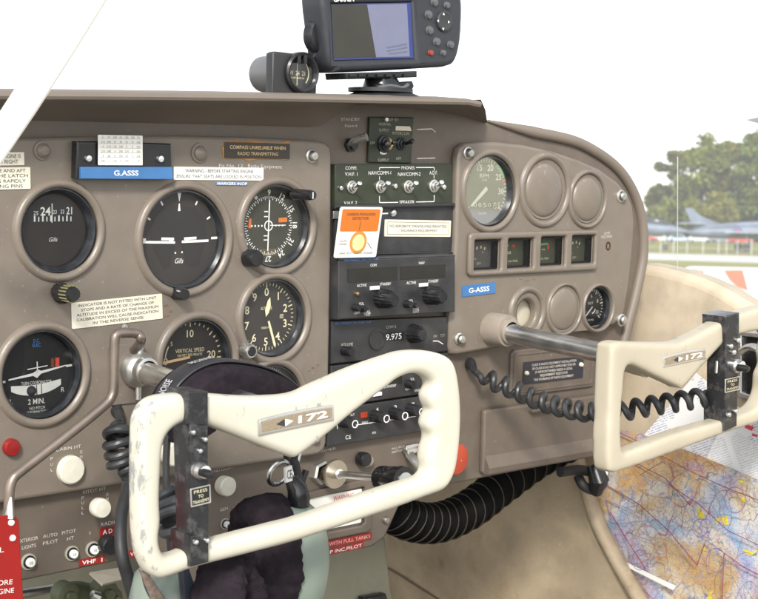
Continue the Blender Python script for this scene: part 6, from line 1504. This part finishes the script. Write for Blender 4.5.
p = GW(689, 141); pr = Vector((math.cos(side), math.sin(side), 0)); jet('grey jet whose nose points right, half hidden by the panel edge', p - pr * 13.3, side - R(0))
# far cars
CG = mat('car_glass', (.03, .035, .04), .1)
def car(px, dist, col, name_, label):
    p = GW(px, dist); o = othing('parked_car', label, 'car', p, 'cars parked in front of the trees', side)
    m = mat('car_' + name_, col, .35, var=.03)
    b = B(Matrix.Translation((0, .85, 0)) @ Matrix(((1, 0, 0, 0), (0, 0, -1, 0), (0, 1, 0, 0), (0, 0, 0, 1))))
    b.plate([(-2.1, .3), (2.1, .3), (2.15, .6), (1.9, .78), (1.05, .9), (.45, 1.4), (-1.2, 1.42), (-1.9, .95), (-2.15, .85)], [], 0, 1.7, .08); obj('body', b, m, o)
    b = B(Matrix.Translation((0, .862, 0)) @ Matrix(((1, 0, 0, 0), (0, 0, -1, 0), (0, 1, 0, 0), (0, 0, 0, 1)))); b.plate([(-1.6, .95), (.85, .92), (.35, 1.32), (-1.1, 1.34)], [], -.0, 1.724, .02); obj('windows', b, CG, o)
    for x in (-1.35, 1.35):
        for y in (-.8, .8):
            b = B(Matrix.Translation((x, y, .31)) @ Matrix.Rotation(R(90), 4, 'X')); b.lathe([(0, -.1), (.31, -.1), (.31, .1), (0, .1)], 14); obj('wheel', b, RUBBER, o)
for px, dist, col, nm, lb in ((646, 262, (.5, .06, .04), 'red', 'red car nearest the panel edge, far away under the trees'), (660, 268, (.7, .7, .7), 'white', 'white car far away behind the left jet'), (680, 266, (.45, .55, .68), 'pale_blue', 'pale blue car seen far away under the jet tail'), (700, 270, (.72, .72, .72), 'white', 'white car seen far away under the jet fuselage'), (722, 268, (.2, .22, .25), 'grey', 'dark grey car far away between a white and a red car'), (741, 262, (.55, .05, .03), 'red', 'bright red car far away under the right jet')): car(px, dist, col, nm, lb)
# trees
BARK = mat('bark', (.09, .07, .05), .9, var=.3, scale=3)
def leafm(name, col):
    m = mat(name, col, .7, var=.45, scale=.25); return m
LEAFM = [leafm('leaf_green', (.145, .165, .016)), leafm('leaf_dark', (.12, .15, .018)), leafm('leaf_olive', (.175, .165, .02)), leafm('leaf_pale', (.155, .155, .03))]
def tree(px, dist, H, rad, mi, n, label, seed, low=.12, lump=.36):
    random.seed(seed); p = GW(px, dist); o = othing('tree', label, 'tree', p, 'trees beyond the parked jets')
    b = B(); b.tube([(0, 0, 0), (.1, 0, H * .2), (0, .1, H * .5), (0, 0, H * .85)], [.5, .4, .28, .06], 10)
    cl = []
    for k in range(40):
        z = H * random.uniform(low, .96); zz_ = (z / H - low) / (1 - low); rr_ = rad * (math.sin(math.pi * min(1, zz_ * .82 + .18)) ** .6)
        a = random.uniform(0, 2 * math.pi); d_ = rr_ * math.sqrt(random.random()) * .85; cl.append((d_ * math.cos(a), d_ * math.sin(a), z, rad * random.uniform(lump * .7, lump * 1.3)))
    for c in cl[:14]: b.tube([(0, 0, c[2] * .55), (c[0] * .5, c[1] * .5, c[2] * .8), c[:3]], [.16, .1, .03], 6)
    obj('trunk', b, BARK, o)
    b = B(); V = []; Fs = []
    for i in range(n):
        c = cl[i % len(cl)]; u = Vector((random.gauss(0, 1), random.gauss(0, 1), random.gauss(0, 1))).normalized() * (random.random() ** .35) * c[3]
        q = Vector(c[:3]) + Vector((u.x, u.y, u.z * .75)); 
        if q.z < .3: continue
        s_ = random.uniform(.28, .62); a1 = Vector((random.gauss(0, 1), random.gauss(0, 1), random.gauss(0, 1))).normalized(); a2 = a1.cross(Vector((random.gauss(0, 1), random.gauss(0, 1), random.gauss(0, 1)))).normalized()
        k = len(V); V += [q - a1 * s_, q + a2 * s_ * .6, q + a1 * s_, q - a2 * s_ * .6]; Fs.append((k, k + 1, k + 2, k + 3))
    b.mesh(V, Fs); cr2 = obj('crown', b, LEAFM[mi], o)
tree(700, 300, 21, 6.5, 0, 6500, 'tall green tree standing behind the swept fin', 1); tree(728, 306, 20, 6.0, 2, 6000, 'broad olive tree just right of the tall green one', 2)
tree(757, 298, 21.5, 6.5, 1, 6500, 'dark tree behind the right jet at the frame edge', 3); tree(673, 308, 19.5, 5.2, 3, 5000, 'thin pale tree left of the swept fin', 4, lump=.26); tree(652, 312, 10, 3.6, 2, 2500, 'low olive tree beside the panel edge', 5)
tree(775, 300, 22, 7.5, 0, 6500, 'tall tree just beyond the right frame edge', 6); tree(690, 318, 12, 6, 1, 3000, 'dark low tree behind the tall ones', 8); tree(742, 320, 14, 7, 1, 3500, 'dark round tree deep behind the olive one', 9); tree(715, 290, 9, 4.5, 2, 2500, 'low bushy tree in front of the tall ones', 10); tree(664, 296, 8, 4, 0, 2500, 'low bushy tree behind the left jet', 12)

# ================================================================== LIGHT, SKY, CAMERA
sun_to = (RW @ nrm((-.62, -.62, .62))).normalized()              # towards the sun, behind the photographer's shoulder
elev = math.asin(sun_to.z)
w = bpy.data.worlds.new('World'); scene.world = w; w.use_nodes = True
nt = w.node_tree; bg = nt.nodes['Background']; sky = nt.nodes.new('ShaderNodeTexSky'); sky.sky_type = 'NISHITA'; sky.sun_disc = False
sky.sun_elevation = elev; sky.sun_rotation = math.atan2(sun_to.x, sun_to.y); sky.dust_density = 1.; sky.air_density = 1.; sky.ozone_density = 1.
hs = nt.nodes.new('ShaderNodeHueSaturation'); hs.inputs['Saturation'].default_value = .22
nt.links.new(sky.outputs[0], hs.inputs['Color']); nt.links.new(hs.outputs[0], bg.inputs['Color']); bg.inputs['Strength'].default_value = SKY_S
sl = bpy.data.lights.new('sun', 'SUN'); sl.energy = SUN_S; sl.angle = R(10); sl.color = (1, .96, .88)
so = bpy.data.objects.new('sun', sl); COL.objects.link(so); so.rotation_euler = sun_to.to_track_quat('Z', 'Y').to_euler()

cam = bpy.data.cameras.new('camera'); co = bpy.data.objects.new('camera', cam); COL.objects.link(co)
cam.sensor_width = 36; cam.lens = FPX / 758 * 36; cam.clip_end = 9000; cam.clip_start = .02
rt = RW @ Vector([A[i][0] for i in range(3)]); dn = RW @ Vector([A[i][1] for i in range(3)]); fw = RW @ Vector([A[i][2] for i in range(3)])
Mc = Matrix((rt, -dn, -fw)).transposed().to_4x4(); Mc.translation = MW @ CAM; co.matrix_world = Mc
cam.dof.use_dof = True; cam.dof.focus_distance = 1.42; cam.dof.aperture_fstop = 20
scene.camera = co
vs = scene.view_settings; vs.view_transform = 'Standard'; vs.look = 'None'; vs.gamma = 1; vs.exposure = EXPO
scene.cycles.max_bounces = 8; scene.cycles.transparent_max_bounces = 16; scene.cycles.use_denoising = True
scene.cycles.caustics_reflective = False; scene.cycles.caustics_refractive = False
for o in bpy.data.objects:
    if '_loc' in o: del o['_loc']
